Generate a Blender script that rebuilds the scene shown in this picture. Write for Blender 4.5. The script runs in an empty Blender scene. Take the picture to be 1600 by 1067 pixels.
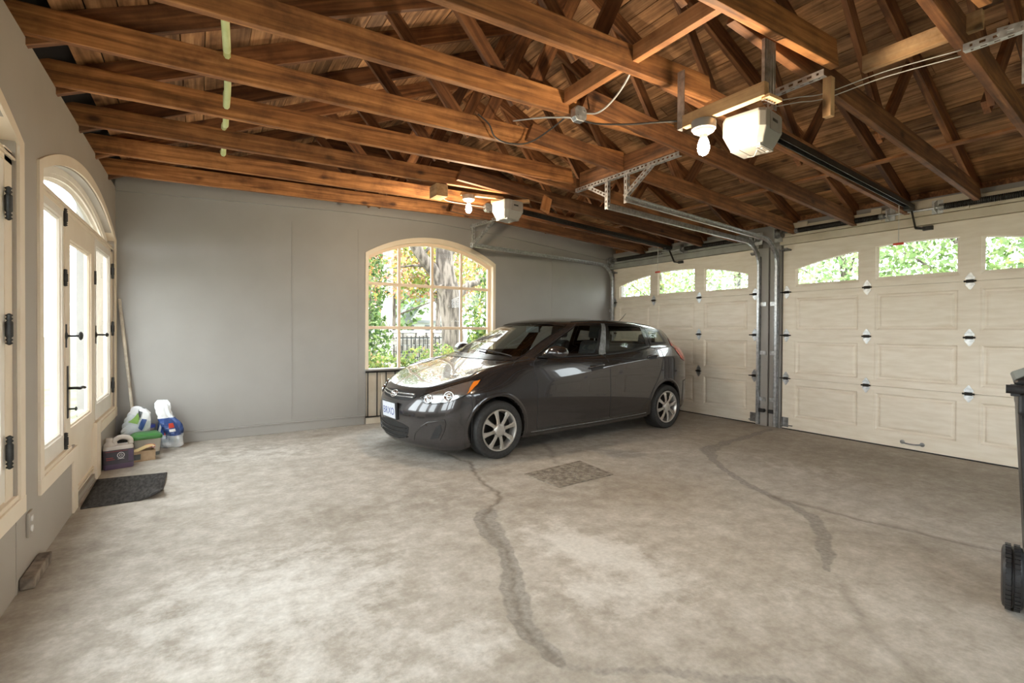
import bpy, bmesh, math, random
import numpy as np
from mathutils import Matrix, Vector
from mathutils.bvhtree import BVHTree

scene = bpy.context.scene
col = scene.collection
random.seed(7)

# ------------------------------------------------------------------ camera
CAM_F = 781.37                      # focal length in pixels of a 1600x1067 frame
cam_data = bpy.data.cameras.new('camera')
cam_data.sensor_fit = 'HORIZONTAL'
cam_data.sensor_width = 36.0
cam_data.lens = CAM_F / 1600.0 * 36.0
cam_data.shift_y = -10.62 / 1600.0
cam_data.clip_start = 0.05
cam_data.clip_end = 300
camera = bpy.data.objects.new('camera', cam_data)
col.objects.link(camera)
yaw, pitch, roll = 0.558213224, 0.00976609175, 0.00556184400
_Rz = Matrix(((math.cos(yaw), -math.sin(yaw), 0), (0, 0, -1), (math.sin(yaw), math.cos(yaw), 0)))
_Rp = Matrix(((1, 0, 0), (0, math.cos(pitch), -math.sin(pitch)), (0, math.sin(pitch), math.cos(pitch))))
_Rr = Matrix(((math.cos(roll), -math.sin(roll), 0), (math.sin(roll), math.cos(roll), 0), (0, 0, 1)))
_M = _Rr @ _Rp @ _Rz                # rows: right, down, forward in world space
_c = Matrix((_M[0], -_M[1], -_M[2])).transposed().to_4x4()
_c.translation = Vector((0, 0, 1.23))
camera.matrix_world = _c
scene.camera = camera

# ------------------------------------------------------------------ world and exposure
SKY = 7.5
world = bpy.data.worlds.new('overcast_sky')
scene.world = world
world.use_nodes = True
_bg = world.node_tree.nodes['Background']
_bg.inputs['Color'].default_value = (0.91, 0.955, 1.0, 1)
_bg.inputs['Strength'].default_value = SKY
scene.view_settings.view_transform = 'Standard'
scene.view_settings.look = 'None'
scene.view_settings.gamma = 1.0
scene.view_settings.use_curve_mapping = False
scene.view_settings.exposure = 0.58
BULB_WATTS = 40.0

# ------------------------------------------------------------------ materials
MATS = {}
def principled(name, color=(.5, .5, .5), rough=.6, metal=0.0, **kw):
    m = bpy.data.materials.new(name); m.use_nodes = True
    b = m.node_tree.nodes['Principled BSDF']
    b.inputs['Base Color'].default_value = (*color, 1)
    b.inputs['Roughness'].default_value = rough
    b.inputs['Metallic'].default_value = metal
    for k, v in kw.items():
        b.inputs[k.replace('_', ' ')].default_value = v
    MATS[name] = m
    return m
def nodes_of(m): return m.node_tree.nodes, m.node_tree.links, m.node_tree.nodes['Principled BSDF']
def ramp(N, stops):
    r = N.new('ShaderNodeValToRGB')
    while len(r.color_ramp.elements) < len(stops): r.color_ramp.elements.new(0.5)
    for e, (p, c) in zip(r.color_ramp.elements, stops):
        e.position = p; e.color = (*c, 1)
    return r
def noisy(name, c1, c2, scale=6, rough=.6, metal=0.0, bump=0.0, detail=6, stretch=(1, 1, 1), lo=.35, hi=.65, rough2=None, coord='Object', **kw):
    m = principled(name, c1, rough, metal, **kw); N, L, b = nodes_of(m)
    t = N.new('ShaderNodeTexCoord'); mp = N.new('ShaderNodeMapping'); mp.inputs['Scale'].default_value = stretch
    L.new(t.outputs[coord], mp.inputs['Vector'])
    n = N.new('ShaderNodeTexNoise'); n.inputs['Scale'].default_value = scale; n.inputs['Detail'].default_value = detail
    L.new(mp.outputs[0], n.inputs['Vector'])
    r = ramp(N, [(lo, c1), (hi, c2)]); L.new(n.outputs['Fac'], r.inputs[0]); L.new(r.outputs[0], b.inputs['Base Color'])
    if bump:
        bp = N.new('ShaderNodeBump'); bp.inputs['Strength'].default_value = bump; bp.inputs['Distance'].default_value = .01
        L.new(n.outputs['Fac'], bp.inputs['Height']); L.new(bp.outputs[0], b.inputs['Normal'])
    if rough2 is not None:
        mr = N.new('ShaderNodeMapRange'); mr.inputs['To Min'].default_value = rough; mr.inputs['To Max'].default_value = rough2
        L.new(n.outputs['Fac'], mr.inputs['Value']); L.new(mr.outputs[0], b.inputs['Roughness'])
    return m
def wood(name, dark, mid, light, rough=.7, bump=.25, rnd=.45, sat=1.0, knots=True):
    """grain runs along the object's local X; every board differs through the object's random number"""
    m = principled(name, mid, rough); N, L, b = nodes_of(m)
    t = N.new('ShaderNodeTexCoord'); oi = N.new('ShaderNodeObjectInfo')
    off = N.new('ShaderNodeVectorMath'); off.operation = 'MULTIPLY_ADD'
    comb = N.new('ShaderNodeCombineXYZ')
    for i in range(3): L.new(oi.outputs['Random'], comb.inputs[i])
    L.new(comb.outputs[0], off.inputs[0]); off.inputs[1].default_value = (37, 91, 53); L.new(t.outputs['Object'], off.inputs[2])
    mp = N.new('ShaderNodeMapping'); mp.inputs['Scale'].default_value = (.8, 16, 16); L.new(off.outputs[0], mp.inputs['Vector'])
    n = N.new('ShaderNodeTexNoise'); n.inputs['Scale'].default_value = 2.2; n.inputs['Detail'].default_value = 7; n.inputs['Distortion'].default_value = .6
    L.new(mp.outputs[0], n.inputs['Vector'])
    n2 = N.new('ShaderNodeTexNoise'); n2.inputs['Scale'].default_value = 3.4; n2.inputs['Detail'].default_value = 9; n2.inputs['Roughness'].default_value = .65; L.new(off.outputs[0], n2.inputs['Vector'])
    r = ramp(N, [(.25, dark), (.5, mid), (.75, light)]); L.new(n.outputs['Fac'], r.inputs[0])
    mx = N.new('ShaderNodeMix'); mx.data_type = 'RGBA'; mx.blend_type = 'MULTIPLY'
    r2 = ramp(N, [(.32, (.42, .38, .35)), (.5, (.85, .83, .8)), (.68, (1.12, 1.1, 1.06))]); L.new(n2.outputs['Fac'], r2.inputs[0])
    mx.inputs[0].default_value = 1; L.new(r.outputs[0], mx.inputs[6]); L.new(r2.outputs[0], mx.inputs[7])
    out = mx.outputs[2]
    if knots:
        mp2 = N.new('ShaderNodeMapping'); mp2.inputs['Scale'].default_value = (2.6, 5, 5); L.new(off.outputs[0], mp2.inputs['Vector'])
        v = N.new('ShaderNodeTexVoronoi'); v.inputs['Scale'].default_value = 1.0; L.new(mp2.outputs[0], v.inputs['Vector'])
        r3 = ramp(N, [(.06, (.10, .07, .05)), (.10, (.55, .5, .45)), (.16, (1, 1, 1))]); L.new(v.outputs['Distance'], r3.inputs[0])
        mk = N.new('ShaderNodeMix'); mk.data_type = 'RGBA'; mk.blend_type = 'MULTIPLY'; mk.inputs[0].default_value = .8
        L.new(out, mk.inputs[6]); L.new(r3.outputs[0], mk.inputs[7]); out = mk.outputs[2]
    hs = N.new('ShaderNodeHueSaturation'); hs.inputs['Saturation'].default_value = sat
    mr = N.new('ShaderNodeMapRange'); mr.inputs['To Min'].default_value = 1 - rnd * .6; mr.inputs['To Max'].default_value = 1 + rnd
    L.new(oi.outputs['Random'], mr.inputs['Value']); L.new(mr.outputs[0], hs.inputs['Value']); L.new(out, hs.inputs['Color'])
    L.new(hs.outputs[0], b.inputs['Base Color'])
    bp = N.new('ShaderNodeBump'); bp.inputs['Strength'].default_value = bump; bp.inputs['Distance'].default_value = .006
    L.new(n.outputs['Fac'], bp.inputs['Height']); L.new(bp.outputs[0], b.inputs['Normal'])
    return m
def thin_glass(name, tint=(1, 1, 1), ior=1.45, rough=0.0):
    m = bpy.data.materials.new(name); m.use_nodes = True; N, L = m.node_tree.nodes, m.node_tree.links
    N.remove(N['Principled BSDF'])
    tr = N.new('ShaderNodeBsdfTransparent'); tr.inputs[0].default_value = (*tint, 1)
    gl = N.new('ShaderNodeBsdfGlossy'); gl.inputs['Roughness'].default_value = rough
    fr = N.new('ShaderNodeFresnel'); fr.inputs[0].default_value = ior
    ge = N.new('ShaderNodeNewGeometry'); inv = N.new('ShaderNodeMath'); inv.operation = 'SUBTRACT'; inv.inputs[0].default_value = 1; L.new(ge.outputs['Backfacing'], inv.inputs[1])
    mu = N.new('ShaderNodeMath'); mu.operation = 'MULTIPLY'; L.new(fr.outputs[0], mu.inputs[0]); L.new(inv.outputs[0], mu.inputs[1])   # reflect once, at the outer face
    mx = N.new('ShaderNodeMixShader'); L.new(mu.outputs[0], mx.inputs[0]); L.new(tr.outputs[0], mx.inputs[1]); L.new(gl.outputs[0], mx.inputs[2])
    L.new(mx.outputs[0], N['Material Output'].inputs['Surface']); MATS[name] = m
    return m
def emitter(name, color, strength):
    m = principled(name, color, .4); _, _, b = nodes_of(m)
    b.inputs['Emission Color'].default_value = (*color, 1); b.inputs['Emission Strength'].default_value = strength
    return m

wood('old_joist', (.095, .035, .011), (.31, .126, .038), (.55, .255, .088), rnd=.4, bump=.3)
wood('old_joist_dark', (.06, .025, .010), (.20, .082, .03), (.36, .165, .063), rnd=.4, bump=.3)
wood('roof_board', (.11, .052, .022), (.33, .168, .072), (.54, .31, .15), rnd=.6, bump=.3)
wood('fresh_pine', (.42, .24, .11), (.58, .36, .18), (.68, .46, .26), rnd=.15, bump=.1)
wood('orange_pine', (.30, .12, .04), (.44, .19, .07), (.56, .28, .12), rnd=.2, bump=.15)
noisy('wall_paint', (.300, .285, .265), (.318, .303, .283), scale=3, rough=.55, bump=.04)
noisy('wall_paint_left', (.35, .305, .25), (.37, .325, .27), scale=3, rough=.55, bump=.04)
noisy('trim_cream', (.74, .62, .47), (.78, .67, .52), scale=5, rough=.45, bump=.03)
noisy('trim_pink', (.78, .60, .43), (.82, .65, .49), scale=5, rough=.45, bump=.03)
noisy('sash_white', (.72, .66, .57), (.78, .72, .63), scale=5, rough=.45, bump=.03)
noisy('door_paint', (.72, .64, .52), (.80, .73, .62), scale=4, rough=.5, bump=.05, stretch=(1, 1, 6))
noisy('header_paint', (.27, .275, .25), (.33, .335, .305), scale=8, rough=.6, bump=.08)
noisy('header_cream', (.56, .49, .38), (.64, .57, .46), scale=6, rough=.6, bump=.06)
noisy('galvanised', (.42, .43, .44), (.66, .67, .68), scale=30, rough=.32, rough2=.5, metal=.9, bump=.03)
noisy('dull_steel', (.20, .20, .20), (.34, .34, .34), scale=24, rough=.4, rough2=.6, metal=.8, bump=.03)
noisy('black_iron', (.012, .011, .010), (.03, .028, .025), scale=30, rough=.5, metal=.3, bump=.1)
noisy('black_plastic', (.016, .016, .017), (.024, .024, .026), scale=20, rough=.38)
noisy('rubber', (.016, .016, .016), (.028, .027, .026), scale=40, rough=.75, bump=.1)
noisy('white_plastic', (.30, .288, .265), (.34, .327, .30), scale=10, rough=.35)
noisy('grey_plastic', (.26, .25, .24), (.32, .31, .29), scale=10, rough=.4)
principled('red_plastic', (.55, .05, .02), .35)
principled('porcelain', (.78, .76, .72), .25)
noisy('cable_grey', (.45, .44, .42), (.58, .57, .54), scale=20, rough=.5)
principled('cable_dark', (.05, .045, .04), .5)
noisy('yellow_hose', (.50, .55, .22), (.62, .66, .32), scale=8, rough=.5)
emitter('bulb_glow', (1.0, .86, .66), 60)
thin_glass('window_glass', (.97, .99, .98))

# ------------------------------------------------------------------ mesh helpers
class MB:
    def __init__(s): s.v = []; s.f = []
    def add(s, vs, fs):
        k = len(s.v); s.v += [tuple(p) for p in vs]; s.f += [tuple(i + k for i in f) for f in fs]; return s
    def box(s, x0, x1, y0, y1, z0, z1):
        vs = [(x, y, z) for x in (x0, x1) for y in (y0, y1) for z in (z0, z1)]
        return s.add(vs, [(0, 1, 3, 2), (4, 6, 7, 5), (0, 4, 5, 1), (2, 3, 7, 6), (0, 2, 6, 4), (1, 5, 7, 3)])
    def cbox(s, c, d): return s.box(c[0]-d[0]/2, c[0]+d[0]/2, c[1]-d[1]/2, c[1]+d[1]/2, c[2]-d[2]/2, c[2]+d[2]/2)
    def prism(s, pts, ext):
        """closed polygon of 3D points extruded along the vector ext"""
        n = len(pts); e = Vector(ext)
        vs = [Vector(p) for p in pts] + [Vector(p) + e for p in pts]
        fs = [tuple(range(n))[::-1], tuple(range(n, 2*n))] + [(i, (i+1) % n, n+(i+1) % n, n+i) for i in range(n)]
        return s.add(vs, fs)
    def beam(s, p0, p1, w, h, up=(0, 0, 1)):
        p0, p1 = Vector(p0), Vector(p1); d = (p1-p0).normalized(); u = Vector(up); side = d.cross(u).normalized(); u = side.cross(d).normalized()
        q = [side*(a*w/2)+u*(b*h/2) for a, b in ((-1, -1), (1, -1), (1, 1), (-1, 1))]
        vs = [p0+k for k in q]+[p1+k for k in q]
        return s.add(vs, [(3, 2, 1, 0), (4, 5, 6, 7), (0, 1, 5, 4), (1, 2, 6, 5), (2, 3, 7, 6), (3, 0, 4, 7)])
    def tube(s, path, r, n=8, caps=True):
        P = [Vector(p) for p in path]; rings = []
        up = Vector((0, 0, 1)); prev = None
        for i, p in enumerate(P):
            t = ((P[min(i+1, len(P)-1)]-P[max(i-1, 0)])).normalized()
            a = prev if prev is not None else (up if abs(t.z) < .9 else Vector((1, 0, 0)))
            a = (a - t*a.dot(t)).normalized(); prev = a; b = t.cross(a)
            rr = r[i] if hasattr(r, '__len__') else r
            rings.append([p+(a*math.cos(2*math.pi*k/n)+b*math.sin(2*math.pi*k/n))*rr for k in range(n)])
        vs = [q for g in rings for q in g]
        fs = [(i*n+k, i*n+(k+1) % n, (i+1)*n+(k+1) % n, (i+1)*n+k) for i in range(len(P)-1) for k in range(n)]
        if caps: fs += [tuple(range(n))[::-1], tuple(range((len(P)-1)*n, len(P)*n))]
        return s.add(vs, fs)
    def lathe(s, prof, c=(0, 0, 0), axis='z', n=20, caps=True):
        """profile of (radius, height) revolved about an axis through c"""
        vs = []
        for r, h in prof:
            for k in range(n):
                a = 2*math.pi*k/n; x, y = r*math.cos(a), r*math.sin(a)
                p = {'z': (x, y, h), 'y': (x, h, y), 'x': (h, x, y)}[axis]
                vs.append((c[0]+p[0], c[1]+p[1], c[2]+p[2]))
        m = len(prof)
        fs = [(i*n+k, i*n+(k+1) % n, (i+1)*n+(k+1) % n, (i+1)*n+k) for i in range(m-1) for k in range(n)]
        if caps: fs += [tuple(range(n))[::-1], tuple(range((m-1)*n, m*n))]
        return s.add(vs, fs)
    def sweep(s, path, prof, side):
        """closed 2D profile (a along side, b along side x tangent) swept along a path"""
        P = [Vector(p) for p in path]; sd = Vector(side).normalized(); n = len(prof); vs = []
        for i, p in enumerate(P):
            t = (P[min(i+1, len(P)-1)]-P[max(i-1, 0)]).normalized(); nn = sd.cross(t).normalized()
            vs += [p+sd*a+nn*b for a, b in prof]
        fs = [(i*n+k, i*n+(k+1) % n, (i+1)*n+(k+1) % n, (i+1)*n+k) for i in range(len(P)-1) for k in range(n)]
        fs += [tuple(range(n))[::-1], tuple(range((len(P)-1)*n, len(P)*n))]
        return s.add(vs, fs)
    def perforated(s, p0, p1, across, w=.034, t=.003, pitch=.045):
        """a punched steel strip: two edge bars joined by bridges, so the slots are open"""
        p0, p1 = Vector(p0), Vector(p1); d = p1-p0; L = d.length; d.normalize(); a = Vector(across).normalized(); nrm = d.cross(a).normalized()
        def bar(q0, q1, lo, hi):
            vs = [q+a*u+nrm*h for q in (q0, q1) for u in (lo, hi) for h in (0, t)]
            s.add(vs, [(0, 1, 3, 2), (4, 6, 7, 5), (0, 4, 5, 1), (2, 3, 7, 6), (0, 2, 6, 4), (1, 5, 7, 3)])
        bar(p0, p1, 0, w*.3); bar(p0, p1, w*.7, w)
        k = max(1, int(L/pitch))
        for i in range(k+1):
            c = min(max(L*i/k, pitch*.27), L-pitch*.27); bar(p0+d*(c-pitch*.27), p0+d*(c+pitch*.27), w*.3, w*.7)
        return s
    def grid(s, rows):
        m, n = len(rows), len(rows[0])
        return s.add([p for r in rows for p in r], [(i*n+k, i*n+k+1, (i+1)*n+k+1, (i+1)*n+k) for i in range(m-1) for k in range(n-1)])
    def build(s, name, mat, parent=None, M=None, smooth=False, bevel=0.0, fixn=True, kind=None):
        me = bpy.data.meshes.new(name); me.from_pydata(s.v, [], s.f)
        if fixn:
            bm = bmesh.new(); bm.from_mesh(me); bmesh.ops.recalc_face_normals(bm, faces=bm.faces); bm.to_mesh(me); bm.free()
        if mat: me.materials.append(MATS[mat])
        if smooth:
            me.polygons.foreach_set('use_smooth', [True]*len(me.polygons))
        return link(name, me, parent, M, bevel, smooth, kind)
def link(name, me, parent=None, M=None, bevel=0.0, smooth=False, kind=None):
    o = bpy.data.objects.new(name, me); col.objects.link(o)
    if M is not None: o.matrix_basis = M
    if parent is not None:
        o.parent = parent; o.matrix_parent_inverse = WORLD[parent.name].inverted()
    WORLD[o.name] = (M.copy() if M is not None else Matrix())
    if smooth == 'auto':
        me.set_sharp_from_angle(angle=math.radians(35))
    if bevel:
        b = o.modifiers.new('bevel', 'BEVEL'); b.width = bevel; b.segments = 2; b.limit_method = 'ANGLE'; b.harden_normals = False
    if kind: o['kind'] = kind
    return o
WORLD = {}
def tag(o, label=None, cat=None, group=None, kind=None):
    if label: o['label'] = label
    if cat: o['category'] = cat
    if group: o['group'] = group
    if kind: o['kind'] = kind
    return o
def empty(name, loc=(0, 0, 0), label=None, cat=None, group=None, kind=None, rz=0.0):
    o = bpy.data.objects.new(name, None); o.empty_display_size = .1; col.objects.link(o)
    M = Matrix.Translation(Vector(loc)) @ Matrix.Rotation(rz, 4, 'Z'); o.matrix_basis = M; WORLD[o.name] = M
    return tag(o, label, cat, group, kind)
def frame(p0, p1, up=(0, 0, 1)):
    """local X from p0 to p1, local Z close to up"""
    p0, p1 = Vector(p0), Vector(p1); x = (p1-p0).normalized(); y = Vector(up).cross(x).normalized(); z = x.cross(y)
    M = Matrix((x, y, z)).transposed().to_4x4(); M.translation = p0
    return M, (p1-p0).length
def lumber(name, p0, p1, w, h, mat, parent=None, up=(0, 0, 1), anchor=(0, 0), bevel=.003, cut=(0, 0)):
    """a timber whose grain follows its length; anchor -1..1 says where p0-p1 lies in the section (y, z); cut slants the ends"""
    M, L = frame(p0, p1, up); oy = -anchor[0]*w/2; oz = -anchor[1]*h/2
    m = MB(); vs = []
    for x, c in ((0, cut[0]), (L, cut[1])):
        for y in (-w/2, w/2):
            for z in (-h/2, h/2): vs.append((x + c*(z/h+.5)*(1 if x == 0 else -1), y+oy, z+oz))
    m.add(vs, [(0, 1, 3, 2), (4, 6, 7, 5), (0, 4, 5, 1), (2, 3, 7, 6), (0, 2, 6, 4), (1, 5, 7, 3)])
    return m.build(name, mat, parent, M, bevel=bevel)
def arc(cx, cz, r, a0, a1, n): return [(cx+r*math.cos(a0+(a1-a0)*i/n), cz+r*math.sin(a0+(a1-a0)*i/n)) for i in range(n+1)]
def seg_arch(y0, y1, zs, zp, n=24):
    """points of a segmental arch from y0 to y1, springing at zs with its peak at zp"""
    h = zp-zs; c = (y1-y0)/2; R = (c*c+h*h)/(2*h); cy = (y0+y1)/2; a = math.asin(c/R)
    return [(cy+R*math.sin(-a+2*a*i/n), zp-R+R*math.cos(-a+2*a*i/n)) for i in range(n+1)]
# ------------------------------------------------------------------ the room
XL, XR = -0.716, 6.25               # inner faces of the left wall and the garage-door wall
YF = -2.3                           # wall behind the camera
def yback(x): return 6.37 + 0.0445*(x-XL)   # the far wall runs slightly out of square

def holed(name, outline, holes, to3, thick, mat, parent=None, kind=None):
    """a slab from a 2D outline with holes; to3 maps (a, b) to a point, thick is the depth vector"""
    bm = bmesh.new(); edges = []; loops = []
    for lp in [outline]+holes:
        vs = [bm.verts.new(to3(*p)) for p in lp]; loops.append(vs)
        edges += [bm.edges.new((vs[i], vs[(i+1) % len(vs)])) for i in range(len(vs))]
    bmesh.ops.triangle_fill(bm, edges=edges, use_beauty=True, use_dissolve=False)
    t = Vector(thick); tw = {v: bm.verts.new(v.co+t) for v in list(bm.verts)}
    for f in list(bm.faces): bm.faces.new([tw[v] for v in reversed(f.verts)])
    for vs in loops:
        n = len(vs)
        for i in range(n): bm.faces.new((vs[i], vs[(i+1) % n], tw[vs[(i+1) % n]], tw[vs[i]]))
    bmesh.ops.recalc_face_normals(bm, faces=bm.faces)
    me = bpy.data.meshes.new(name); bm.to_mesh(me); bm.free(); me.materials.append(MATS[mat])
    return link(name, me, parent, kind=kind)

# ---- floor: stains, pale worn areas, painted-in window light and car shade, and the smeared crack filler are attributes of the slab
def make_floor():
    x0, x1, y0, y1, st = -1.0, 6.46, -2.5, 6.95, .0225
    nx, ny = int((x1-x0)/st)+1, int((y1-y0)/st)+1
    X, Y = np.meshgrid(np.linspace(x0, x1, nx), np.linspace(y0, y1, ny), indexing='ij')
    P = np.stack([X, Y], -1)
    wob = .03*np.sin(X*7.3+Y*3.1)+.02*np.sin(X*17-Y*11)+.012*np.sin(X*31+Y*41)
    wob2 = .03*np.sin(Y*8.3-X*4.1)+.02*np.sin(Y*19+X*13)+.012*np.sin(Y*37-X*29)
    Q = np.stack([X+wob*.6, Y+wob2*.6], -1)
    def dist(poly, widths):
        best = np.full(X.shape, 9.)
        for i in range(len(poly)-1):
            a, b = np.array(poly[i]), np.array(poly[i+1]); d = b-a
            t = np.clip(((Q-a)@d)/(d@d), 0, 1); w = widths[i]+(widths[i+1]-widths[i])*t
            best = np.minimum(best, np.linalg.norm(Q-(a+t[..., None]*d), axis=-1)/w)
        return best
    def band(poly, w, soft=.35):
        if not hasattr(w, '__len__'): w = [w]*len(poly)
        return np.clip((1+soft-dist(poly, w))/(2*soft), 0, 1)
    fill = np.zeros(X.shape); crack = np.zeros(X.shape); pale = np.zeros(X.shape); dirt_shade = np.zeros(X.shape); brown = np.zeros(X.shape)
    mx = np.maximum
    mainf = [(1.65, 2.93), (1.52, 2.66), (1.42, 2.38), (1.34, 2.17), (1.25, 1.94), (1.16, 1.7), (1.15, 1.59), (1.14, 1.48)]
    fill = mx(fill, band(mainf, [.075, .075, .05, .06, .075, .06, .04, .03]))
    fill = mx(fill, .66*band([(1.14, 1.48), (1.14, 1.42), (1.21, 1.36), (1.36, 1.26), (1.53, 1.14), (1.76, .97)], .035))
    rf = [(6.07, 3.58), (5.4, 3.49), (4.97, 3.44), (4.43, 3.31), (4.2, 3.06), (3.93, 2.74), (3.74, 2.42), (3.66, 2.15), (3.55, 1.93), (3.46, 1.77), (3.25, 1.59), (2.99, 1.43), (2.74, 1.3)]
    fill = mx(fill, .8*band(rf, [.05, .07, .06, .09, .05, .05, .05, .05, .05, .06, .06, .05, .03]))
    thin = [(2.04, 4.57), (2.13, 4.13), (1.95, 3.59), (1.91, 3.27), (1.8, 3.06), (1.67, 2.92)]
    fill = mx(fill, .45*band(thin, .035)); crack = mx(crack, band(thin, .012, .8))
    crack = mx(crack, .7*band(mainf, .012, .8))
    crack = mx(crack, .8*band([(3.66, 2.15), (3.65, 1.72), (3.72, 1.38), (3.77, 1.08), (3.8, .88), (3.9, .2)], .02, .8))
    crack = mx(crack, .5*band([(3.16, 4.51), (3.03, 4.08), (2.81, 3.72)], .03, .8))
    crack = mx(crack, .35*band([(2.69, 1.23), (2.47, 1.04), (2.28, .87), (2.17, .72)], .02, .9))
    lightline = band([(3.19, 4.14), (3.52, 3.69), (3.95, 3.5), (4.43, 3.31), (4.6, 2.87), (4.35, 2.36)], .03, .9)
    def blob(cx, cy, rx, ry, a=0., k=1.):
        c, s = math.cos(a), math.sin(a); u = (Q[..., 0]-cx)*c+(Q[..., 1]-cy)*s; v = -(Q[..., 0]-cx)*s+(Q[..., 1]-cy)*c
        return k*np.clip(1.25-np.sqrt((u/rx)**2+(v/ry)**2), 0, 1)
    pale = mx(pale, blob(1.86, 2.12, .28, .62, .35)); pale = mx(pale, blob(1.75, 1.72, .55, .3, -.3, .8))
    pale = mx(pale, blob(.3, 2.5, .85, .75, .3, .75)); pale = mx(pale, blob(.05, 1.7, .9, .6, 0, .7)); pale = mx(pale, blob(.5, 5.5, .9, .55, 0, .55)); pale = mx(pale, lightline*.6)  # first two blobs paint the left windows' pool of daylight into the colour
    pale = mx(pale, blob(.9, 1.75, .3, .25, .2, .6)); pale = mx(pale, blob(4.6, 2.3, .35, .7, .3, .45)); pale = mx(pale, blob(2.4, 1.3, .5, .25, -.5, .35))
    dirt_shade = mx(dirt_shade, blob(1.45, 3.35, .5, .35, .5, .75)); dirt_shade = mx(dirt_shade, blob(.95, 3.4, .5, .3, .2, .5)); dirt_shade = mx(dirt_shade, blob(5.55, 2.1, .55, 1.3, 0, .85))
    dirt_shade = mx(dirt_shade, blob(5.1, 1.2, .5, .6, 0, .6)); dirt_shade = mx(dirt_shade, blob(1.9, 5.2, .7, .5, 0, .7)); dirt_shade = mx(dirt_shade, blob(1.2, 6.05, .35, .12, 0, .7)); dirt_shade = mx(dirt_shade, blob(3.4, 4.8, 2.2, .8, .06, .8))  # last blob follows the car's footprint and paints the shade under it
    dirt_shade = mx(dirt_shade, blob(2.3, 2.9, .9, .35, 0, .45)); dirt_shade = mx(dirt_shade, blob(-.55, 3.6, .2, .12, .7, .7)); dirt_shade = mx(dirt_shade, blob(2.2, 3.75, .3, .2, .2, .6))
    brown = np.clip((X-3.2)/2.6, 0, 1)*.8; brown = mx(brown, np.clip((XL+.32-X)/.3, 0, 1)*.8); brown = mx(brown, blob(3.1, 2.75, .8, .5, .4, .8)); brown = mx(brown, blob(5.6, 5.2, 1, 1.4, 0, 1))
    Z = -.004*fill - .006*crack + .0015*np.sin(X*9)*np.sin(Y*8)
    me = bpy.data.meshes.new('floor')
    co = np.stack([X, Y, Z], -1).reshape(-1, 3).astype(np.float32)
    idx = np.arange(nx*ny).reshape(nx, ny)
    F = np.stack([idx[:-1, :-1], idx[1:, :-1], idx[1:, 1:], idx[:-1, 1:]], -1).reshape(-1, 4)
    me.vertices.add(len(co)); me.vertices.foreach_set('co', co.ravel())
    me.loops.add(F.size); me.loops.foreach_set('vertex_index', F.ravel().astype(np.int32))
    me.polygons.add(len(F)); me.polygons.foreach_set('loop_start', np.arange(0, F.size, 4, dtype=np.int32))
    me.update(calc_edges=True)
    me.polygons.foreach_set('use_smooth', np.ones(len(F), bool))
    a1 = me.color_attributes.new('wear_and_light', 'FLOAT_COLOR', 'POINT'); a2 = me.color_attributes.new('cracks', 'FLOAT_COLOR', 'POINT')
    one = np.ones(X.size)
    a1.data.foreach_set('color', np.stack([pale.ravel(), dirt_shade.ravel(), brown.ravel(), one], -1).astype(np.float32).ravel())
    a2.data.foreach_set('color', np.stack([fill.ravel(), crack.ravel(), 0*one, one], -1).astype(np.float32).ravel())
    m = principled('concrete', (.5, .46, .4), .75); N, L, b = nodes_of(m)
    t = N.new('ShaderNodeTexCoord')
    def noise(scale, detail=8, rough=.6, vec=None):
        n = N.new('ShaderNodeTexNoise'); n.inputs['Scale'].default_value = scale; n.inputs['Detail'].default_value = detail; n.inputs['Roughness'].default_value = rough
        L.new(vec or t.outputs['Object'], n.inputs['Vector']); return n
    big, mid, fine = noise(.9, 6), noise(7.5, 10, .72), noise(40, 4)
    cloud = noise(2.2, 5, .6)
    def attr(nm):
        a = N.new('ShaderNodeVertexColor'); a.layer_name = nm; s = N.new('ShaderNodeSeparateColor'); L.new(a.outputs[0], s.inputs[0]); return s
    w, c = attr('wear_and_light'), attr('cracks')
    def math_(op, x, y, clamp=True):
        n = N.new('ShaderNodeMath'); n.operation = op; n.use_clamp = clamp
        for i, q in enumerate((x, y)):
            if isinstance(q, (int, float)): n.inputs[i].default_value = q
            else: L.new(q, n.inputs[i])
        return n.outputs[0]
    def mix(fac, A, B):
        n = N.new('ShaderNodeMix'); n.data_type = 'RGBA'
        for i, q in ((0, fac), (6, A), (7, B)):
            if isinstance(q, tuple): n.inputs[i].default_value = (*q, 1)
            elif isinstance(q, (int, float)): n.inputs[i].default_value = q
            else: L.new(q, n.inputs[i])
        return n.outputs[2]
    base = ramp(N, [(.34, (.335, .30, .255)), (.5, (.435, .40, .35)), (.66, (.54, .505, .455))]); L.new(mid.outputs['Fac'], base.inputs[0])
    cl = ramp(N, [(.32, (.86, .845, .82)), (.6, (1.03, 1.03, 1.03))]); L.new(cloud.outputs['Fac'], cl.inputs[0])
    m0 = N.new('ShaderNodeMix'); m0.data_type = 'RGBA'; m0.blend_type = 'MULTIPLY'; m0.inputs[0].default_value = 1; L.new(base.outputs[0], m0.inputs[6]); L.new(cl.outputs[0], m0.inputs[7])
    colr = m0.outputs[2]
    spk = ramp(N, [(.42, (0, 0, 0)), (.6, (1, 1, 1))]); L.new(mid.outputs['Fac'], spk.inputs[0])
    dev = math_('SUBTRACT', mid.outputs['Fac'], .5, False)
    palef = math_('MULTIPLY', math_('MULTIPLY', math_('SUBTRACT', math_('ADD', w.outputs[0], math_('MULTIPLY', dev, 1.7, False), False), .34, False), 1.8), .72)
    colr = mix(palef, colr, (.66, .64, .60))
    spd = ramp(N, [(.40, (1, 1, 1)), (.62, (.15, .15, .15))]); L.new(big.outputs['Fac'], spd.inputs[0])
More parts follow.
